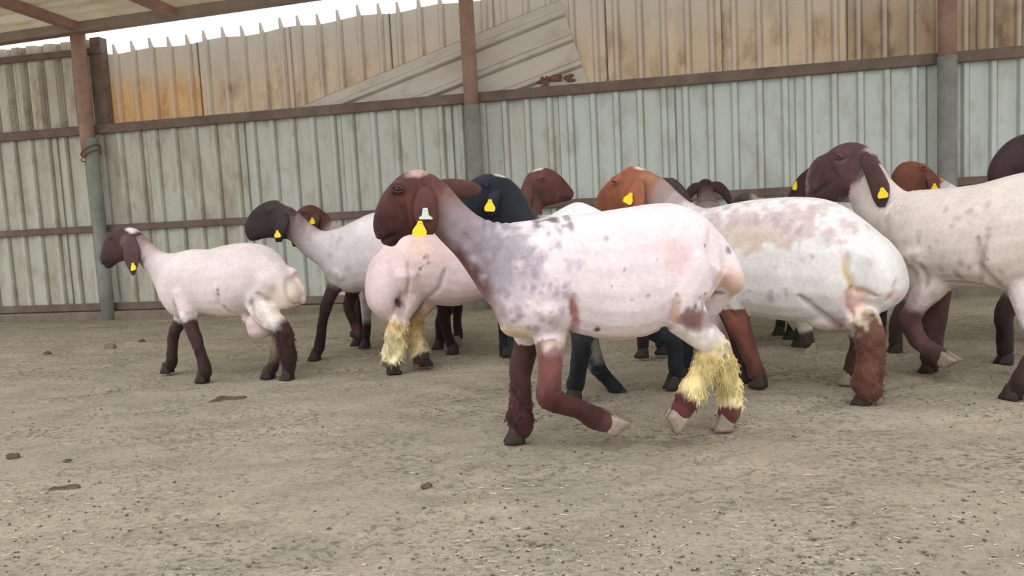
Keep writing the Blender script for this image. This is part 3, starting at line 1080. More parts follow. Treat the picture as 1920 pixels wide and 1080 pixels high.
# ---- small sheep at the left
sheep('small white sheep at the far left, brown head, walking past the left post',
      Plane((350, 706), (520, 711)), -1,
      torso=[(304, 500, 303, 548, .05), (313, 478, 322, 580, .09), (329, 474, 345, 597, .115), (360, 467, 368, 590, .13), (392, 467, 395, 589, .15), (425, 459, 430, 594, .165),
             (459, 455, 460, 590, .165), (490, 460, 487, 575, .15), (510, 476, 505, 560, .125), (527, 497, 520, 553, .09)],
      tail=[(492, 520, 527, 492, .08), (507, 540, 540, 512, .085), (520, 562, 552, 530, .08), (532, 578, 560, 552, .06), (541, 580, 556, 571, .03)],
      extra=[(543, 518, .05, .05, .045, .05), (551, 533, .055, .05, .045, .055), (558, 547, .055, .046, .042, .05), (563, 560, .055, .032, .034, .036), (485, 604, -.02, .062, .075, .052), (488, 616, -.02, .066, .07, .055), (468, 596, 0, .035, .05, .03)],
      neck=[(322, 475, 306, 548, .09), (300, 471, 291, 523, .06), (283, 457, 273, 503, .05), (268, 442, 258, 481, .045), (255, 431, 248, 468, .043)],
      head=[(256, 430, 256, 470, .04), (243, 426, 250, 480, .046), (226, 429, 240, 488, .05), (210, 436, 226, 491, .047), (199, 449, 217, 495, .038), (193, 468, 211, 500, .031), (190, 484, 206, 504, .027), (195, 496, 203, 504, .014)],
      legs={'ff': dict(c=[(350, 560, .06), (340, 598, .04), (326, 625, .033), (324, 655, .029), (321, 683, .034)], hoof=(315, 699)),
            'fn': dict(c=[(345, 550, .075), (355, 600, .042), (367, 634, .034), (378, 668, .029), (385, 696, .035)], hoof=(381, 716)),
            'hn': dict(c=[(492, 520, .12), (480, 560, .10), (505, 595, .06), (528, 612, .045), (536, 645, .040), (542, 680, .038)], hoof=(540, 712)),
            'hf': dict(c=[(500, 520, .10), (490, 560, .08), (512, 590, .05), (522, 615, .036), (517, 655, .026), (512, 690, .03)], hoof=(504, 711))},
      eye=(219, 445), nostril=(197, 487),
      ears=[dict(c=[(237, 445, 253, 443), (231, 465, 260, 465), (233, 488, 261, 488), (243, 508, 256, 506), (247, 516, 252, 516)], off=[-.03, -.06, -.066, -.066, -.064], col=(80, 54, 52), tags=[(249, 493, .038, .042)]),
            dict(c=[(237, 445, 253, 443), (231, 465, 260, 465), (233, 485, 258, 485), (243, 500, 254, 500)], off=[.03, .06, .066, .066], col=(80, 54, 52))],
      headc=(70, 44, 42), neckc=[(0, (214, 204, 204)), (.4, (190, 172, 172)), (.8, (140, 118, 116)), (1, (96, 68, 66))],
      legc={'all': [(0, WHITE), (.22, (226, 214, 212)), (.3, (70, 48, 48)), (1, (52, 36, 36))], 'hn': [(0, WHITE), (.5, WHITE), (.62, (74, 50, 46)), (1, (60, 42, 40))], 'hf': [(0, WHITE), (.5, WHITE), (.7, (170, 150, 120)), (1, (60, 44, 40))]},
      base=(226, 211, 209), vox=.009, fluff={'hn': (.6, 1, .007)},
      paint=[('blob', 485, 612, 26, 22, (226, 196, 200), .9, .2), ('blob', 250, 428, 14, 6, (226, 214, 210), .9, .4, -.5), ('blob', 245, 448, 8, 10, (128, 104, 104), .6, .4),
             ('blob', 360, 575, 8, 18, (206, 176, 140), .7, .4), ('spots', 1, 449, 537, 450, 539, 3, 3.5, (84, 70, 70), 1.), ('spots', 3, 430, 545, 540, 570, 2, 3, (84, 70, 70), .9),
             ('blob', 450, 475, 50, 14, (210, 196, 196), .5, .5), ('blob', 545, 560, 20, 26, (232, 214, 190), .6, .4), ('blob', 275, 500, 6, 22, (90, 66, 64), .7, .4, -.7)],
      grooves=[([(197, 498), (206, 494), (214, 492)], .005, .007, (40, 26, 26), .6, ('head',)), ([(510, 545), (520, 553), (528, 566)], .010, .012, (190, 164, 140), .5), ([(545, 512), (550, 535), (555, 575)], .012, .010, (196, 176, 150), .5),
               ([(449, 545), (446, 565), (460, 590)], .010, .014, (196, 172, 164), .4), ([(356, 560), (362, 585), (360, 600)], .008, .010, (190, 150, 110), .4), ([(503, 552), (506, 590), (520, 605)], .008, .010, (190, 164, 140), .5), ([(300, 478), (304, 500), (298, 520)], .005, .01, None, 0)])

# ---- dark-headed sheep stepping out behind it
sheep('grey white sheep with blackish head held forward, second from left',
      Plane((591, 674), (850, 662)), -1,
      torso=[(604, 436, 610, 516, .07), (628, 431, 635, 543, .10), (662, 415, 662, 549, .13), (695, 400, 690, 545, .15), (730, 395, 730, 555, .17), (780, 392, 780, 565, .18), (825, 400, 825, 565, .17), (855, 420, 850, 545, .14), (872, 450, 870, 520, .09)],
      tail=[(845, 450, 875, 450, .09), (845, 480, 885, 480, .11), (850, 510, 885, 510, .11), (860, 540, 880, 540, .05)],
      neck=[(632, 428, 622, 530, .10), (607, 433, 596, 497, .075), (585, 421, 570, 478, .06), (563, 402, 553, 460, .052), (548, 389, 538, 446, .048)],
      head=[(545, 386, 545, 440, .045), (530, 377, 540, 448, .052), (512, 375, 524, 448, .056), (494, 380, 508, 446, .05), (479, 390, 494, 448, .042), (467, 404, 482, 451, .035), (460, 420, 474, 453, .029), (459, 434, 468, 452, .02)],
      legs={'fn': dict(c=[(640, 510, .085), (622, 540, .045), (611, 575, .035), (604, 610, .03), (598, 650, .033)], hoof=(591, 673)),
            'ff': dict(c=[(668, 520, .07), (660, 550, .042), (654, 575, .034), (662, 600, .03), (668, 618, .03)], hoof=(668, 633), planted=False, off=.09, fwd=(-.4, 0, -1)),
            'hn': dict(c=[(840, 470, .12), (820, 530, .09), (835, 570, .05), (832, 590, .04), (838, 620, .03), (845, 642, .032)], hoof=(850, 660)),
            'hf': dict(c=[(845, 480, .11), (830, 530, .08), (838, 570, .05), (826, 600, .036), (826, 630, .03)], hoof=(822, 648))},
      eye=(510, 395), nostril=(467, 432),
      ears=[dict(c=[(526, 400, 540, 398), (517, 418, 541, 418), (513, 436, 534, 440), (517, 454, 528, 454)], off=[-.035, -.066, -.07, -.066], col=(48, 40, 42), tags=[(520, 432, .036, .042)]),
            dict(c=[(540, 410, 556, 408), (540, 432, 560, 432), (545, 450, 557, 454), (549, 462, 554, 463)], off=[.04, .05, .05, .05], col=(66, 50, 50))],
      headc=[(0, (80, 62, 62)), (.35, (52, 44, 48)), (.8, (54, 42, 42)), (1, (74, 62, 58))], neckc=[(0, (206, 198, 198)), (.35, (178, 166, 168)), (.7, (136, 118, 120)), (1, (98, 76, 78))],
      legc={'all': [(0, (200, 190, 188)), (.15, (120, 96, 96)), (.28, (58, 42, 42)), (1, (50, 36, 36))], 'ff': [(0, (200, 190, 188)), (.2, (70, 48, 48)), (.8, (66, 42, 42)), (1, (110, 66, 54))]},
      base=(214, 204, 202), vox=.010,
      paint=[('blob', 540, 380, 14, 5, (196, 186, 184), .9, .3, -.5), ('blob', 650, 470, 60, 50, (196, 188, 192), .5, .5), ('blob', 700, 420, 30, 20, (226, 218, 218), .6, .4), ('spots', 14, 610, 440, 690, 520, 3, 7, (176, 168, 170), .6)])

# ---- rear view of fat-tailed sheep, head turned away to the right
sheep('pinkish white sheep seen from behind, big round fat tail, shaggy yellow hind legs',
      Plane((748, 694), (965, 668)), 1,
      torso=[(706, 478, 712, 562, .08), (726, 455, 735, 572, .14), (752, 437, 760, 565, .175), (782, 433, 790, 563, .19), (815, 440, 815, 571, .19), (850, 450, 850, 574, .19), (890, 458, 890, 563, .175), (925, 455, 925, 553, .14), (955, 452, 950, 550, .12), (975, 465, 970, 530, .08)],
      tail=[(702, 480, 745, 478, .11), (691, 505, 752, 505, .15), (686, 540, 750, 540, .165), (690, 570, 746, 573, .15), (702, 588, 741, 594, .11), (715, 599, 733, 602, .05)],
      neck=[(945, 452, 985, 540, .11), (958, 425, 1008, 470, .07), (966, 395, 1014, 425, .055), (974, 362, 1016, 398, .048), (984, 335, 1014, 388, .046)],
      head=[(988, 328, 986, 380, .045), (1002, 318, 1005, 388, .052), (1020, 314, 1022, 388, .056), (1036, 319, 1036, 384, .05), (1052, 331, 1049, 380, .043), (1064, 345, 1060, 378, .036), (1073, 357, 1068, 376, .029), (1076, 365, 1071, 373, .015)],
      legs={'hn': dict(c=[(765, 505, .14), (770, 550, .09), (752, 590, .052), (742, 625, .046), (737, 660, .044), (736, 678, .046)], hoof=(737, 701), fw=1),
            'hf': dict(c=[(790, 520, .12), (792, 560, .07), (782, 590, .045), (776, 622, .044), (785, 655, .044), (790, 668, .045)], hoof=(797, 686), fw=1),
            'fn': dict(c=[(950, 510, .08), (955, 560, .05), (960, 600, .036), (962, 640, .03), (963, 660, .032)], hoof=(968, 678)),
            'ff': dict(c=[(945, 510, .08), (945, 560, .05), (945, 600, .036), (945, 640, .03), (945, 655, .032)], hoof=(948, 668))},
      eye=(1010, 336), nostril=(1068, 360),
      ears=[dict(c=[(984, 345, 998, 343), (978, 365, 1000, 366), (976, 388, 996, 390), (982, 404, 990, 404)], off=[-.03, -.055, -.06, -.06], col=(92, 58, 54)),
            dict(c=[(986, 345, 998, 343), (980, 365, 1000, 366), (978, 385, 996, 388), (984, 400, 990, 400)], off=[.03, .055, .06, .06], col=(92, 58, 54))],
      headc=(98, 62, 58), neckc=[(0, WHITE), (.3, (170, 150, 148)), (.6, (110, 74, 70)), (1, (100, 64, 60))],
      legc={'hn': [(0, PINK), (.4, (228, 210, 204)), (.5, (220, 190, 140)), (.6, (226, 212, 160)), (.95, (232, 222, 184)), (1, (90, 74, 66))],
            'hf': [(0, PINK), (.35, (214, 180, 160)), (.5, (214, 180, 120)), (.95, (228, 216, 170)), (1, (90, 74, 66))], 'all': [(0, WHITE), (.3, BLACK), (1, BLACK)]},
      fluff={'hn': (.42, 1.05, .011), 'hf': (.42, 1.05, .011)}, base=(230, 206, 206), vox=.009,
      paint=[('blob', 790, 470, 60, 30, (236, 202, 200), .6, .3), ('blob', 770, 465, 14, 14, (234, 206, 180), .7, .5), ('blob', 737, 565, 12, 16, (128, 96, 98), .8, .5), ('blob', 737, 563, 5, 9, (70, 52, 54), .8, .3),
             ('blob', 851, 560, 60, 8, (200, 178, 176), .5, .4), ('blob', 751, 530, 2.5, 40, (196, 170, 170), .7, .2, -.1), ('spots', 7, 755, 475, 790, 520, 2, 3.5, (110, 90, 90), .8),
             ('blob', 1005, 317, 16, 4, (226, 214, 208), .9, .4, .2, ('head', 'neck'))],
      grooves=[([(750, 490), (753, 530), (748, 580)], .009, .012, (200, 172, 170), .4), ([(818, 500), (808, 535), (790, 560)], .010, .014, (186, 160, 156), .5), ([(790, 560), (780, 585), (765, 610)], .010, .012, (176, 150, 140), .5), ([(732, 555), (738, 572)], .014, .010, (90, 64, 66), .7),
               ([(1066, 374), (1055, 372), (1046, 373)], .005, .007, (52, 32, 30), .6, ('head',)), ([(1030, 345), (1038, 362), (1034, 378)], .004, .01, None, 0, ('head',))])

# ---- black-necked sheep right behind the big one
sheep('black headed sheep half hidden behind the big front sheep, yellow tag on ear',
      Plane((1085, 746), (1300, 722)), -1,
      torso=[(1000, 412, 1030, 520, .08), (1030, 404, 1050, 590, .12), (1058, 388, 1070, 610, .15), (1085, 378, 1100, 612, .165), (1112, 389, 1125, 615, .175), (1140, 402, 1145, 615, .175), (1172, 406, 1172, 610, .175), (1198, 414, 1198, 590, .16), (1220, 438, 1216, 560, .13), (1238, 470, 1232, 530, .09)],
      tail=[(1205, 460, 1242, 460, .1), (1208, 490, 1252, 490, .12), (1216, 520, 1250, 520, .1), (1226, 545, 1242, 545, .05)],
      neck=[(1040, 402, 1045, 560, .11), (1003, 400, 985, 500, .085), (985, 368, 950, 450, .07), (968, 346, 925, 420, .062), (952, 333, 915, 405, .058)],
      head=[(950, 332, 945, 400, .05), (932, 326, 938, 408, .06), (912, 325, 922, 412, .064), (892, 332, 905, 415, .06), (876, 346, 892, 418, .05), (864, 364, 882, 422, .042), (858, 386, 876, 426, .034), (860, 408, 872, 427, .02)],
      legs={'fn': dict(c=[(1090, 560, .085), (1095, 625, .058), (1088, 670, .042), (1082, 705, .036), (1078, 725, .04)], hoof=(1076, 750)),
            'ff': dict(c=[(1085, 570, .08), (1100, 640, .055), (1122, 690, .038), (1145, 718, .032), (1156, 732, .036)], hoof=(1170, 752), planted=False, off=.08, fwd=(-.3, 0, -1)),
            'hn': dict(c=[(1205, 490, .13), (1190, 560, .1), (1222, 610, .055), (1262, 640, .04), (1266, 680, .032), (1268, 700, .034)], hoof=(1262, 722)),
            'hf': dict(c=[(1210, 500, .12), (1200, 560, .09), (1232, 610, .055), (1280, 640, .04), (1284, 680, .032), (1284, 692, .034)], hoof=(1280, 708))},
      eye=(906, 348), nostril=(864, 405),
      ears=[dict(c=[(925, 350, 940, 348), (914, 368, 938, 368), (910, 388, 934, 390), (915, 405, 928, 405)], off=[-.04, -.07, -.075, -.075], col=(28, 32, 40), tags=[(919, 374, .042, .048, -.09, 'drop', 'yellow', .1)]),
            dict(c=[(925, 350, 940, 348), (914, 368, 938, 368), (910, 388, 934, 390), (915, 405, 928, 405)], off=[.04, .07, .075, .075], col=(28, 32, 40))],
      headc=(26, 32, 42), neckc=[(0, (226, 226, 222)), (.15, (120, 120, 122)), (.3, (46, 50, 58)), (1, (26, 32, 42))],
      legc=[(0, (220, 218, 214)), (.2, (60, 58, 62)), (.35, (40, 44, 52)), (1, (34, 38, 46))], base=(226, 226, 222), vox=.010,
      paint=[('blob', 935, 328, 12, 4, (220, 216, 210), .9, .3, -.25), ('blob', 1130, 640, 30, 40, (190, 184, 176), .6, .4)])

# ---- second large sheep with tan head
TAN = (146, 88, 62)
sheep('large white sheep behind the front one, tan head raised, dark red hind leg',
      Plane((1400, 722), (1620, 740)), -1,
      torso=[(1288, 405, 1290, 540, .10), (1310, 395, 1315, 572, .14), (1350, 386, 1350, 580, .165), (1400, 376, 1400, 588, .185), (1450, 371, 1450, 597, .2), (1500, 369, 1500, 603, .205), (1545, 373, 1540, 602, .2), (1585, 388, 1575, 597, .185), (1620, 413, 1605, 590, .165), (1650, 438, 1625, 570, .14), (1675, 465, 1650, 540, .1)],
      tail=[(1600, 440, 1662, 448, .12), (1603, 480, 1688, 480, .15), (1606, 515, 1701, 515, .165), (1610, 545, 1702, 545, .155), (1618, 570, 1686, 568, .11), (1630, 586, 1660, 583, .06)],
      extra=[(1555, 592, -.02, .10, .09, .06)],
      neck=[(1325, 392, 1300, 540, .12), (1295, 380, 1265, 475, .08), (1270, 360, 1238, 435, .064), (1250, 340, 1215, 412, .057), (1232, 328, 1208, 402, .054)],
      head=[(1226, 325, 1218, 395, .05), (1206, 316, 1212, 408, .06), (1185, 311, 1197, 415, .067), (1163, 324, 1180, 415, .064), (1142, 340, 1165, 415, .053), (1127, 357, 1153, 416, .044), (1118, 376, 1146, 418, .037), (1117, 394, 1141, 420, .03), (1124, 408, 1136, 420, .015)],
      legs={'fn': dict(c=[(1375, 530, .09), (1380, 590, .056), (1398, 640, .041), (1415, 685, .035), (1420, 700, .038)], hoof=(1424, 722)),
            'ff': dict(c=[(1345, 540, .08), (1350, 600, .05), (1374, 660, .036), (1386, 690, .03), (1390, 700, .033)], hoof=(1394, 716)),
            'hn': dict(c=[(1605, 475, .155), (1568, 545, .115), (1592, 590, .075), (1628, 615, .054), (1632, 670, .050), (1627, 715, .049), (1624, 735, .052)], hoof=(1618, 760)),
            'hf': dict(c=[(1600, 500, .13), (1580, 560, .1), (1600, 600, .055), (1612, 630, .04), (1602, 665, .034), (1597, 688, .037)], hoof=(1590, 712), mat='hoof_pale')},
      eye=(1164, 342), nostril=(1124, 394),
      ears=[dict(c=[(1184, 340, 1206, 336), (1174, 362, 1210, 360), (1170, 384, 1208, 386), (1174, 404, 1202, 408), (1182, 418, 1194, 418)], off=[-.05, -.08, -.09, -.09, -.085], col=(142, 84, 60), tags=[(1184, 362, .046, .052, -.108, 'drop', 'yellow', .5)]),
            dict(c=[(1190, 340, 1206, 336), (1180, 362, 1210, 360), (1176, 384, 1208, 386), (1180, 404, 1202, 408)], off=[.05, .08, .085, .085], col=(120, 76, 60))],
      headc=[(0, (156, 108, 86)), (.25, TAN), (.7, (132, 76, 54)), (1, (150, 104, 82))], neckc=[(0, (214, 204, 202)), (.3, (176, 162, 162)), (.65, (150, 132, 130)), (.9, (158, 124, 110)), (1, (152, 102, 80))],
      legc={'fn': [(0, WHITE), (.2, (150, 96, 82)), (.4, (122, 76, 66)), (1, (96, 58, 52))], 'ff': [(0, WHITE), (.25, (110, 84, 84)), (.5, (74, 54, 54)), (1, (66, 50, 50))],
            'hn': [(0, WHITE), (.40, WHITE), (.46, (220, 208, 180)), (.5, (106, 70, 58)), (1, (92, 54, 46))], 'hf': [(0, WHITE), (.45, WHITE), (.55, (110, 72, 64)), (1, (84, 60, 56))]},
      base=(228, 224, 222), vox=.0085, fluff={'hn': (.5, 1.05, .007)},
      paint=[('blob', 1450, 420, 105, 34, (196, 172, 168), .75, .7), ('blob', 1420, 445, 50, 18, (208, 188, 160), .4, .9), ('blob', 1340, 420, 40, 40, (184, 170, 170), .6, .6), ('blob', 1570, 610, 34, 16, (226, 202, 206), .8, .3),
             ('blob', 1607, 510, 4, 36, (220, 196, 130), .8, .3, .25), ('blob', 1618, 555, 14, 24, (236, 196, 192), .8, .4), ('blob', 1685, 550, 8, 10, (214, 178, 172), .8, .5), ('blob', 1655, 545, 50, 2.5, (196, 184, 180), .6, .2, .1, ('tail',)),
             ('spots', 12, 1440, 390, 1560, 430, 4, 9, (170, 144, 142), .5), ('spots', 24, 1330, 400, 1560, 560, 2.5, 6, (170, 156, 160), .6), ('spots', 6, 1560, 590, 1620, 630, 3, 6, (150, 140, 110), .6),
             ('blob', 1205, 314, 14, 4, (226, 206, 190), .9, .3, -.3), ('blob', 1130, 405, 18, 3, (80, 50, 40), .6, .3, -.2, ('head',))],
      grooves=[([(1606, 470), (1606, 505), (1620, 535), (1655, 548)], .012, .012, (200, 176, 120), .6), ([(1612, 530), (1606, 565), (1612, 590)], .014, .012, (200, 160, 150), .6), ([(1520, 545), (1560, 585), (1600, 625)], .014, .014, (176, 150, 148), .6), ([(1690, 520), (1688, 545), (1670, 560)], .008, .01, (190, 170, 160), .5),
               ([(1146, 352), (1158, 372), (1160, 396)], .005, .012, None, 0, ('head',)), ([(1150, 334), (1166, 331), (1178, 340)], -.004, .008, None, 0, ('head',)), ([(1375, 560), (1400, 590)], .006, .012, None, 0)])

# ---- big sheep at the right edge, chin up
S12C = (82, 56, 58)
sheep('pale speckled sheep at the right edge, dark brown head raised, tag on its long ear',
      Plane((1745, 705), (1960, 738)), -1,
      torso=[(1676, 385, 1690, 510, .09), (1705, 360, 1715, 560, .14), (1740, 355, 1745, 558, .165), (1790, 351, 1790, 540, .18), (1840, 344, 1840, 538, .19), (1880, 333, 1880, 543, .195), (1920, 323, 1920, 545, .195), (1970, 320, 1960, 530, .18), (2015, 345, 2000, 510, .15), (2045, 390, 2030, 470, .1)],
      tail=[(1990, 420, 2045, 420, .12), (1995, 460, 2065, 460, .15), (2000, 510, 2065, 510, .15), (2015, 550, 2050, 550, .08)],
      neck=[(1722, 358, 1705, 530, .125), (1695, 358, 1662, 460, .095), (1670, 338, 1630, 430, .078), (1652, 310, 1607, 402, .067), (1640, 290, 1600, 382, .062)],
      head=[(1640, 287, 1612, 375, .052), (1622, 273, 1612, 380, .064), (1600, 266, 1600, 380, .072), (1575, 271, 1585, 380, .071), (1553, 286, 1570, 379, .062), (1535, 294, 1557, 379, .052), (1521, 312, 1547, 382, .045), (1514, 338, 1541, 388, .039), (1514, 365, 1538, 395, .032), (1521, 386, 1534, 397, .016)],
      legs={'fn': dict(c=[(1730, 470, .115), (1745, 525, .075), (1722, 568, .046), (1706, 602, .042), (1724, 640, .036), (1750, 660, .036), (1765, 668, .036)], hoof=(1790, 684), planted=False, mat='hoof_pale', fwd=(.2, 0, -1)),
            'ff': dict(c=[(1755, 500, .1), (1754, 560, .06), (1750, 610, .05), (1748, 650, .044), (1746, 675, .045)], hoof=(1742, 700)),
            'hn': dict(c=[(1960, 430, .16), (1925, 530, .115), (1945, 600, .06), (1962, 640, .045), (1930, 690, .036), (1915, 720, .04)], hoof=(1898, 750)),
            'hf': dict(c=[(1985, 450, .14), (1960, 530, .1), (1985, 600, .06), (2000, 640, .042), (1995, 690, .034), (1993, 705, .036)], hoof=(1990, 730))},
      eye=(1592, 294), nostril=(1521, 350),
      ears=[dict(c=[(1613, 290, 1626, 284), (1614, 305, 1642, 300), (1622, 330, 1658, 326), (1630, 352, 1668, 348), (1637, 374, 1667, 370), (1646, 388, 1659, 388)], off=[-.05, -.078, -.085, -.088, -.09, -.09], col=(76, 54, 54), tags=[(1654, 352, .043, .046, -.106, 'drop', 'yellow', -.1)]),
            dict(c=[(1545, 300, 1530, 312), (1521, 312, 1524, 345), (1498, 330, 1512, 368), (1484, 352, 1502, 382), (1476, 372, 1492, 388)], off=[.05, .10, .13, .14, .145], col=(64, 46, 40), tags=[(1493, 340, .026, .046, .12, 'drop', 'yellow', .3)])],
      headc=[(0, (96, 74, 74)), (.3, S12C), (.75, (84, 62, 62)), (1, (120, 100, 98))], neckc=[(0, (220, 210, 200)), (.55, (214, 200, 194)), (.8, (188, 170, 166)), (1, (120, 96, 94))],
      legc={'fn': [(0, (222, 210, 204)), (.3, (212, 196, 192)), (.42, (104, 74, 74)), (1, (84, 58, 58))], 'ff': [(0, (210, 196, 190)), (.2, (110, 78, 76)), (1, (70, 46, 46))], 'all': [(0, (222, 210, 204)), (.4, (222, 210, 204)), (.55, (84, 58, 56)), (1, (60, 44, 42))]},
      base=(220, 208, 200), vox=.0085,
      paint=[('spots', 40, 1690, 370, 1920, 530, 2.5, 6, (148, 138, 132), .7), ('blob', 1890, 480, 5, 40, (150, 134, 126), .6, .4, -.3), ('blob', 1800, 430, 90, 50, (226, 214, 206), .4, .4),
             ('blob', 1520, 340, 8, 24, (140, 118, 116), .7, .5, 0, ('head',)), ('blob', 1548, 352, 30, 3, (46, 32, 36), .8, .3, .5, ('head',)), ('blob', 1600, 385, 24, 14, (196, 180, 176), .8, .4), ('blob', 1634, 280, 14, 5, (190, 178, 172), .8, .4, -.8)],
      wrinkles=[(1690, 400, 26, 60, -.5, .7, .004)],
      grooves=[([(1536, 364), (1560, 352), (1582, 336)], .004, .006, (52, 36, 38), .55, ('head',)), ([(1584, 310), (1602, 330), (1600, 356)], -.006, .012, None, 0, ('head',)), ([(1577, 285), (1594, 282), (1606, 290)], -.005, .008, None, 0, ('head',)), ([(1582, 302), (1594, 304), (1604, 300)], .004, .007, (150, 128, 126), .4, ('head',)),
               ([(1768, 490), (1776, 515), (1770, 535)], .012, .014, (140, 100, 100), .5), ([(1884, 440), (1880, 490), (1905, 540)], .014, .018, (170, 150, 142), .5), ([(1800, 525), (1850, 528), (1890, 540)], .007, .008, (150, 134, 126), .5)])

# ---- sheep mostly hidden: bodies from the template, heads traced
HEADLESS = None
def hidden(label, g, yaw, withers_px, face, head, eye, headc, base, **kw):
    p0 = ground(*g)
    pl = Plane(None, None, (p0[0], p0[1]), yaw)
    w = pl.P(withers_px, 400)[0]
    return sheep(label, pl, face, head=head, eye=eye, headc=headc, base=base, withers=w, **kw)

hidden('brown faced sheep behind the blackish headed one, only head and neck showing', (690, 651), -.02, 668, -1,
       [(612, 400, 604, 440, .04), (598, 389, 598, 446, .048), (583, 383, 588, 448, .052), (568, 387, 576, 447, .047), (556, 397, 566, 447, .04), (548, 410, 560, 449, .033), (545, 424, 556, 450, .026), (548, 438, 554, 451, .014)],
       (573, 398), (88, 52, 46), (212, 200, 198),
       neck=[(690, 420, 668, 510, .10), (650, 428, 640, 480, .07), (628, 414, 618, 460, .055), (614, 401, 604, 444, .046)],
       ears=[dict(c=[(588, 398, 600, 396), (580, 410, 600, 412), (578, 424, 596, 426), (582, 438, 592, 438)], off=[-.03, -.06, -.064, -.06], col=(80, 48, 44), tags=[(586, 408, .034, .04)]),
             dict(c=[(588, 398, 600, 396), (580, 410, 600, 412), (578, 424, 596, 426), (582, 438, 592, 438)], off=[.03, .06, .064, .06], col=(80, 48, 44))],
       legs={'fn': dict(c=[(684, 530, .07), (686, 560, .04), (687, 590, .032), (687, 620, .028), (686, 632, .03)], hoof=(685, 652)), 'ff': .6, 'hn': -.5, 'hf': .5}, vox=.012,
       legc={'fn': [(0, (210, 200, 196)), (.5, (206, 196, 190)), (.7, (60, 48, 46)), (1, (50, 42, 42))], 'all': [(0, (200, 190, 186)), (.25, (70, 50, 46)), (1, (70, 48, 44))]}, hoofc={'hn': 'hoof_pale'})

hidden('dark sheep behind the tan head, its ear hanging out with a yellow tag', (1222, 668), .0, 1262, -1,
       [(1262, 345, 1250, 400, .045), (1248, 336, 1245, 402, .05), (1235, 334, 1232, 402, .054), (1220, 338, 1222, 402, .05), (1206, 348, 1210, 402, .04), (1198, 362, 1203, 402, .032), (1196, 378, 1200, 400, .02)],
       (1225, 350), (64, 50, 46), (206, 198, 190),
       ears=[dict(c=[(1236, 334, 1250, 350), (1262, 334, 1258, 358), (1280, 348, 1268, 374), (1292, 366, 1280, 386), (1299, 384, 1290, 392)], off=[-.03, -.06, -.07, -.07, -.07], t=.011, col=(66, 54, 48), tags=[(1298, 380, .03, .036)])],
       legs={'fn': dict(c=[(1240, 540, .07), (1206, 600, .045), (1206, 630, .036), (1206, 645, .034)], hoof=(1205, 668)), 'ff': dict(c=[(1245, 540, .07), (1234, 600, .045), (1238, 630, .036), (1240, 645, .034)], hoof=(1243, 664)),
             'hn': dict(c=[(1500, 480, .13), (1480, 550, .09), (1500, 600, .05), (1510, 630, .036), (1514, 655, .036)], hoof=(1518, 682), mat='hoof_pale'), 'hf': dict(c=[(1500, 500, .12), (1480, 560, .09), (1490, 600, .05), (1500, 625, .036), (1500, 645, .034)], hoof=(1498, 664))},
       legc={'fn': [(0, (60, 52, 50)), (1, (44, 40, 42))], 'ff': [(0, (60, 52, 50)), (1, (44, 40, 42))], 'all': [(0, (206, 198, 190)), (.55, (200, 192, 180)), (.75, (190, 180, 168)), (.82, (66, 56, 54)), (1, (60, 52, 50))]}, vox=.012)

pb = ground(1330, 640)
plb = Plane(None, None, (pb[0], pb[1]), math.radians(88))
def away_head(px, ytop, w=.05):
    """head of a sheep walking straight away, in its own plane: rows in metres"""
    return None
def local_sheep(label, loc, yaw, zoff, headc, base, **kw):
    """whole template sheep with a template head, facing local +x; zoff lifts the head"""
    pl = Plane(None, None, loc, yaw)
    hd = [(.16, .90, .12, .80, .045), (.20, .935, .17, .77, .055), (.25, .93, .22, .745, .06), (.30, .90, .26, .72, .055), (.34, .86, .29, .70, .045), (.365, .81, .315, .69, .036), (.38, .76, .335, .685, .03), (.37, .71, .35, .69, .015)]
    class Lp(Plane):
        def __init__(s):
            s.__dict__.update(pl.__dict__)
        def P(s, a, b, off=0.):      # rows are already metres
            return np.array([a, off, b+zoff])
    kw.setdefault('ears', [dict(c=[(.15, .91, .16, .85), (.13, .905, .15, .82), (.12, .86, .14, .76), (.12, .79, .13, .71), (.12, .73, .125, .69)], off=[sd*.03, sd*.09, sd*.135, sd*.16, sd*.165], t=.012) for sd in (-1, 1)])
    return sheep(label, Lp(), 1, head=hd, eye=(.265, .875), nostril=(.36, .755), headc=headc, base=base, withers=0., vox=.012, **kw)

p = ground(1331, 602)
local_sheep('dark sheep facing away, back of its head and both ears showing over the flock', (p[0], p[1]-.05), math.radians(80), .035, (70, 52, 50), (206, 196, 190),
            neckc=[(0, (170, 160, 158)), (.4, (128, 114, 114)), (.8, (110, 94, 92)), (1, (90, 72, 70))], legc={'all': [(0, (200, 190, 184)), (.3, (60, 46, 44)), (1, (52, 42, 40))]})

hidden('sheep at the back with only its dark and white poll showing over the white back', (1430, 636), .03, 1470, -1,
       [(1425, 372, 1415, 420, .042), (1412, 362, 1410, 425, .05), (1396, 360, 1400, 428, .052), (1383, 366, 1388, 428, .046), (1373, 378, 1380, 430, .038), (1366, 394, 1374, 430, .03), (1364, 412, 1370, 430, .018)],
       (1390, 376), [(0, (206, 198, 190)), (.3, (70, 60, 54)), (1, (60, 50, 46))], (214, 206, 198), vox=.013, stature=.95,
       legc={'all': [(0, (200, 190, 184)), (.3, (56, 46, 44)), (1, (48, 40, 40))]})

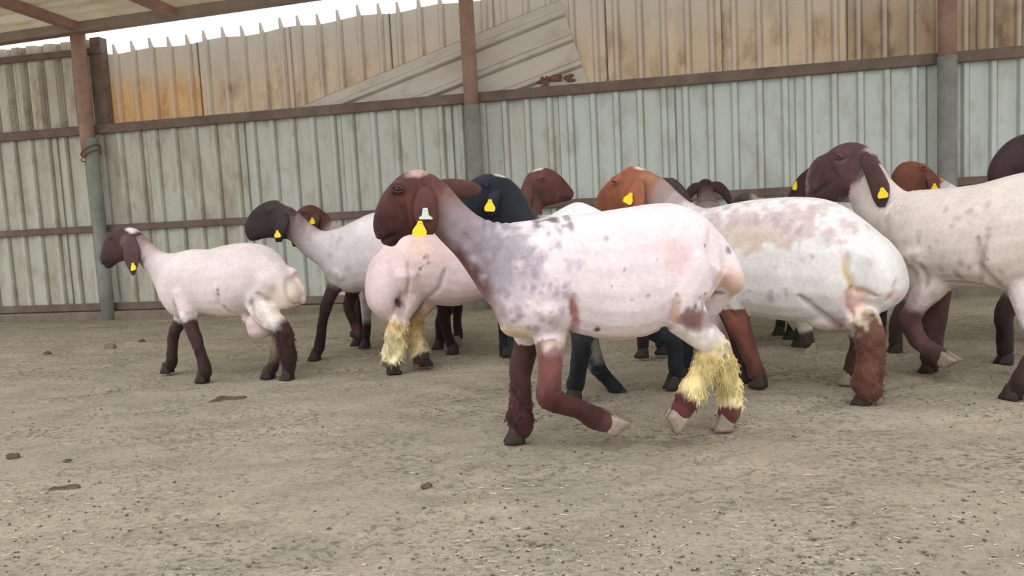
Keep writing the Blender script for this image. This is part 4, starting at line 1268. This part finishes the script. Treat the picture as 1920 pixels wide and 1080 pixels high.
hidden('red brown headed sheep behind the right sheep, beside the right post', (1720, 651), .02, 1775, -1,
       [(1752, 325, 1742, 385, .045), (1736, 310, 1736, 396, .054), (1713, 302, 1725, 399, .06), (1693, 304, 1712, 399, .057), (1678, 318, 1700, 397, .048), (1671, 338, 1693, 397, .038), (1672, 360, 1689, 399, .03), (1678, 380, 1686, 399, .015)],
       (1719, 316), (112, 66, 52), (220, 212, 204),
       ears=[dict(c=[(1732, 322, 1746, 320), (1736, 335, 1756, 334), (1740, 352, 1762, 352), (1746, 374, 1760, 374)], off=[-.035, -.06, -.066, -.066], col=(92, 54, 44), tags=[(1752, 344, .034, .042)]),
             dict(c=[(1732, 322, 1746, 320), (1736, 335, 1756, 334), (1740, 352, 1762, 352), (1746, 374, 1760, 374)], off=[.035, .06, .066, .066], col=(92, 54, 44))],
       legs={'fn': dict(c=[(1740, 530, .075), (1690, 590, .045), (1680, 620, .034), (1680, 642, .034)], hoof=(1678, 664)), 'ff': .4, 'hn': .5, 'hf': -.3}, vox=.011, stature=1.07,
       legc={'all': [(0, (214, 204, 196)), (.28, (76, 54, 50)), (1, (56, 42, 40))]})

hidden('tall dark headed sheep at the far right edge behind the speckled one', (1890, 672), .0, 2010, -1,
       [(1962, 262, 1966, 340, .055), (1940, 250, 1950, 346, .066), (1915, 252, 1930, 346, .069), (1890, 266, 1912, 346, .061), (1872, 284, 1897, 349, .051), (1860, 303, 1886, 351, .042), (1853, 326, 1880, 356, .034), (1856, 347, 1874, 359, .018)],
       (1922, 284), (62, 42, 46), (206, 196, 190),
       ears=[dict(c=[(1945, 280, 1962, 278), (1938, 300, 1966, 300), (1938, 330, 1964, 330), (1946, 355, 1958, 355)], off=[sd*.04, sd*.075, sd*.08, sd*.08], col=(66, 46, 46)) for sd in (-1, 1)],
       legs={'fn': dict(c=[(1940, 530, .08), (1886, 580, .045), (1884, 620, .036), (1885, 655, .036)], hoof=(1884, 682)), 'ff': .3}, vox=.011, stature=1.1,
       legc={'all': [(0, (206, 196, 190)), (.28, (60, 46, 46)), (1, (46, 38, 38))]})

# ------------------------------------------------------------------ litter on the ground
def gz_at(x, y):
    return float(ground_h(np.array([x]), np.array([y]))[0])

def lump(name, px, py, r, mat, label, cat, sq=.5, num=1):
    p = ground(px, py)
    V, Fc = [], []
    for k in range(num):
        a = random.uniform(0, 6.28); d = r*.8*math.sqrt(random.random()) if num > 1 else 0
        q = r*(random.uniform(.35, .6) if num > 1 else 1)
        i0 = len(V)
        ellipsoid((d*math.cos(a), d*math.sin(a)*.8, q*sq*.6), (q, q*.8, q*sq), V, Fc, 12, 8)
    V = np.array(V)
    V = V*(1+.28*vnoise(V*(1.8/r)+px)[:, None])
    o = link(name, mesh(V, Fc), mat, None, True)
    o.location = (p[0], p[1], gz_at(p[0], p[1]))
    tag(o, label, cat)
M['stone'] = flat('stone', (120, 110, 98), .9, .25, 30, .1, .4)
lump('stone', 205, 652, .045, M['stone'], 'grey stone on the dirt left of the small sheep', 'stone')
lump('dung_clod', 88, 662, .03, M['dung'], 'dark dung clod at the far left, left of the grey stone', 'clod')
lump('dung_clod', 266, 640, .026, M['dung'], 'small dark clod behind the small sheep, right of the grey stone', 'clod')
lump('dung_clod', 25, 860, .022, M['dung'], 'dark dung clod at the left edge of the open dirt', 'clod')
lump('dung_clod', 122, 866, .024, M['dung'], 'dark dung clod right of the one at the left edge', 'clod', .5, 4)
lump('dung_pile', 118, 912, .05, M['dung'], 'flattened dung pile on the dirt at lower left', 'dung', .28, 9)
lump('dung_pile', 425, 748, .075, M['dung'], 'trampled dung strip in front of the small sheep', 'dung', .22, 12)
lump('dung_clod', 800, 914, .018, M['dung'], 'small round dark clod alone below the front sheep chest', 'clod')

def scatter(name, num, mk, mat, label, ymin, ymax):
    V, Fc = [], []
    cnt = 0
    while cnt < num:
        py = 600 + (1090-600)*random.random()**.8
        px = random.uniform(-60, 1980)
        if py < ymin or py > ymax:
            continue
        p = ground(px, py)
        if p[1] > 6.3 or p @ WN > WD-.25:
            continue
        cl = vnoise(np.array([[p[0]*2.3, p[1]*2.8, 3.]]))[0]
        if cl < random.uniform(-.5, .75):
            continue
        mk(p[0], p[1], gz_at(p[0], p[1]), V, Fc)
        cnt += 1
    o = link(name, mesh(V, Fc), mat)
    tag(o, label, 'litter', None, 'stuff')

def pellet(x, y, z, V, Fc):
    b = len(V); r = .0011+.0046*random.random()**2.6; a = random.uniform(0, 6.28)
    c, s = math.cos(a), math.sin(a)
    for (u, v, w) in ((1.5, 0, 0), (-1.5, 0, 0), (0, 1, 0), (0, -1, 0), (0, 0, .9), (0, 0, -.5)):
        j = random.uniform(.55, 1.3); u *= j; v *= random.uniform(.6, 1.3)
        V.append((x+r*(u*c-v*s), y+r*(u*s+v*c), z+r*.2+r*w*.8))
    Fc += [(b+i, b+j, b+k) for i, j, k in ((0, 2, 4), (2, 1, 4), (1, 3, 4), (3, 0, 4), (2, 0, 5), (1, 2, 5), (3, 1, 5), (0, 3, 5))]

def straw(x, y, z, V, Fc):
    b = len(V); L = .002+.010*random.random()**2.5; w = random.uniform(.0006, .0011); a = random.uniform(0, 6.28)
    c, s = math.cos(a), math.sin(a); t = random.uniform(-.1, .25)
    for u in (-L, L):
        for v, q in ((-w, 0), (w, 0), (0, w*1.5)):
            V.append((x+u*c-v*s, y+u*s+v*c, z+.003+q+u*t*.3))
    Fc += [(b, b+1, b+4, b+3), (b+1, b+2, b+5, b+4), (b+2, b, b+3, b+5), (b, b+2, b+1), (b+3, b+4, b+5)]

scatter('dung_pellets', 1900, pellet, M['dung'], 'dry dung pellets and crumbs strewn over the dirt', 600, 1090)
scatter('straw_bits', 800, straw, M['straw'], 'short pale straw bits strewn over the dirt', 640, 1090)
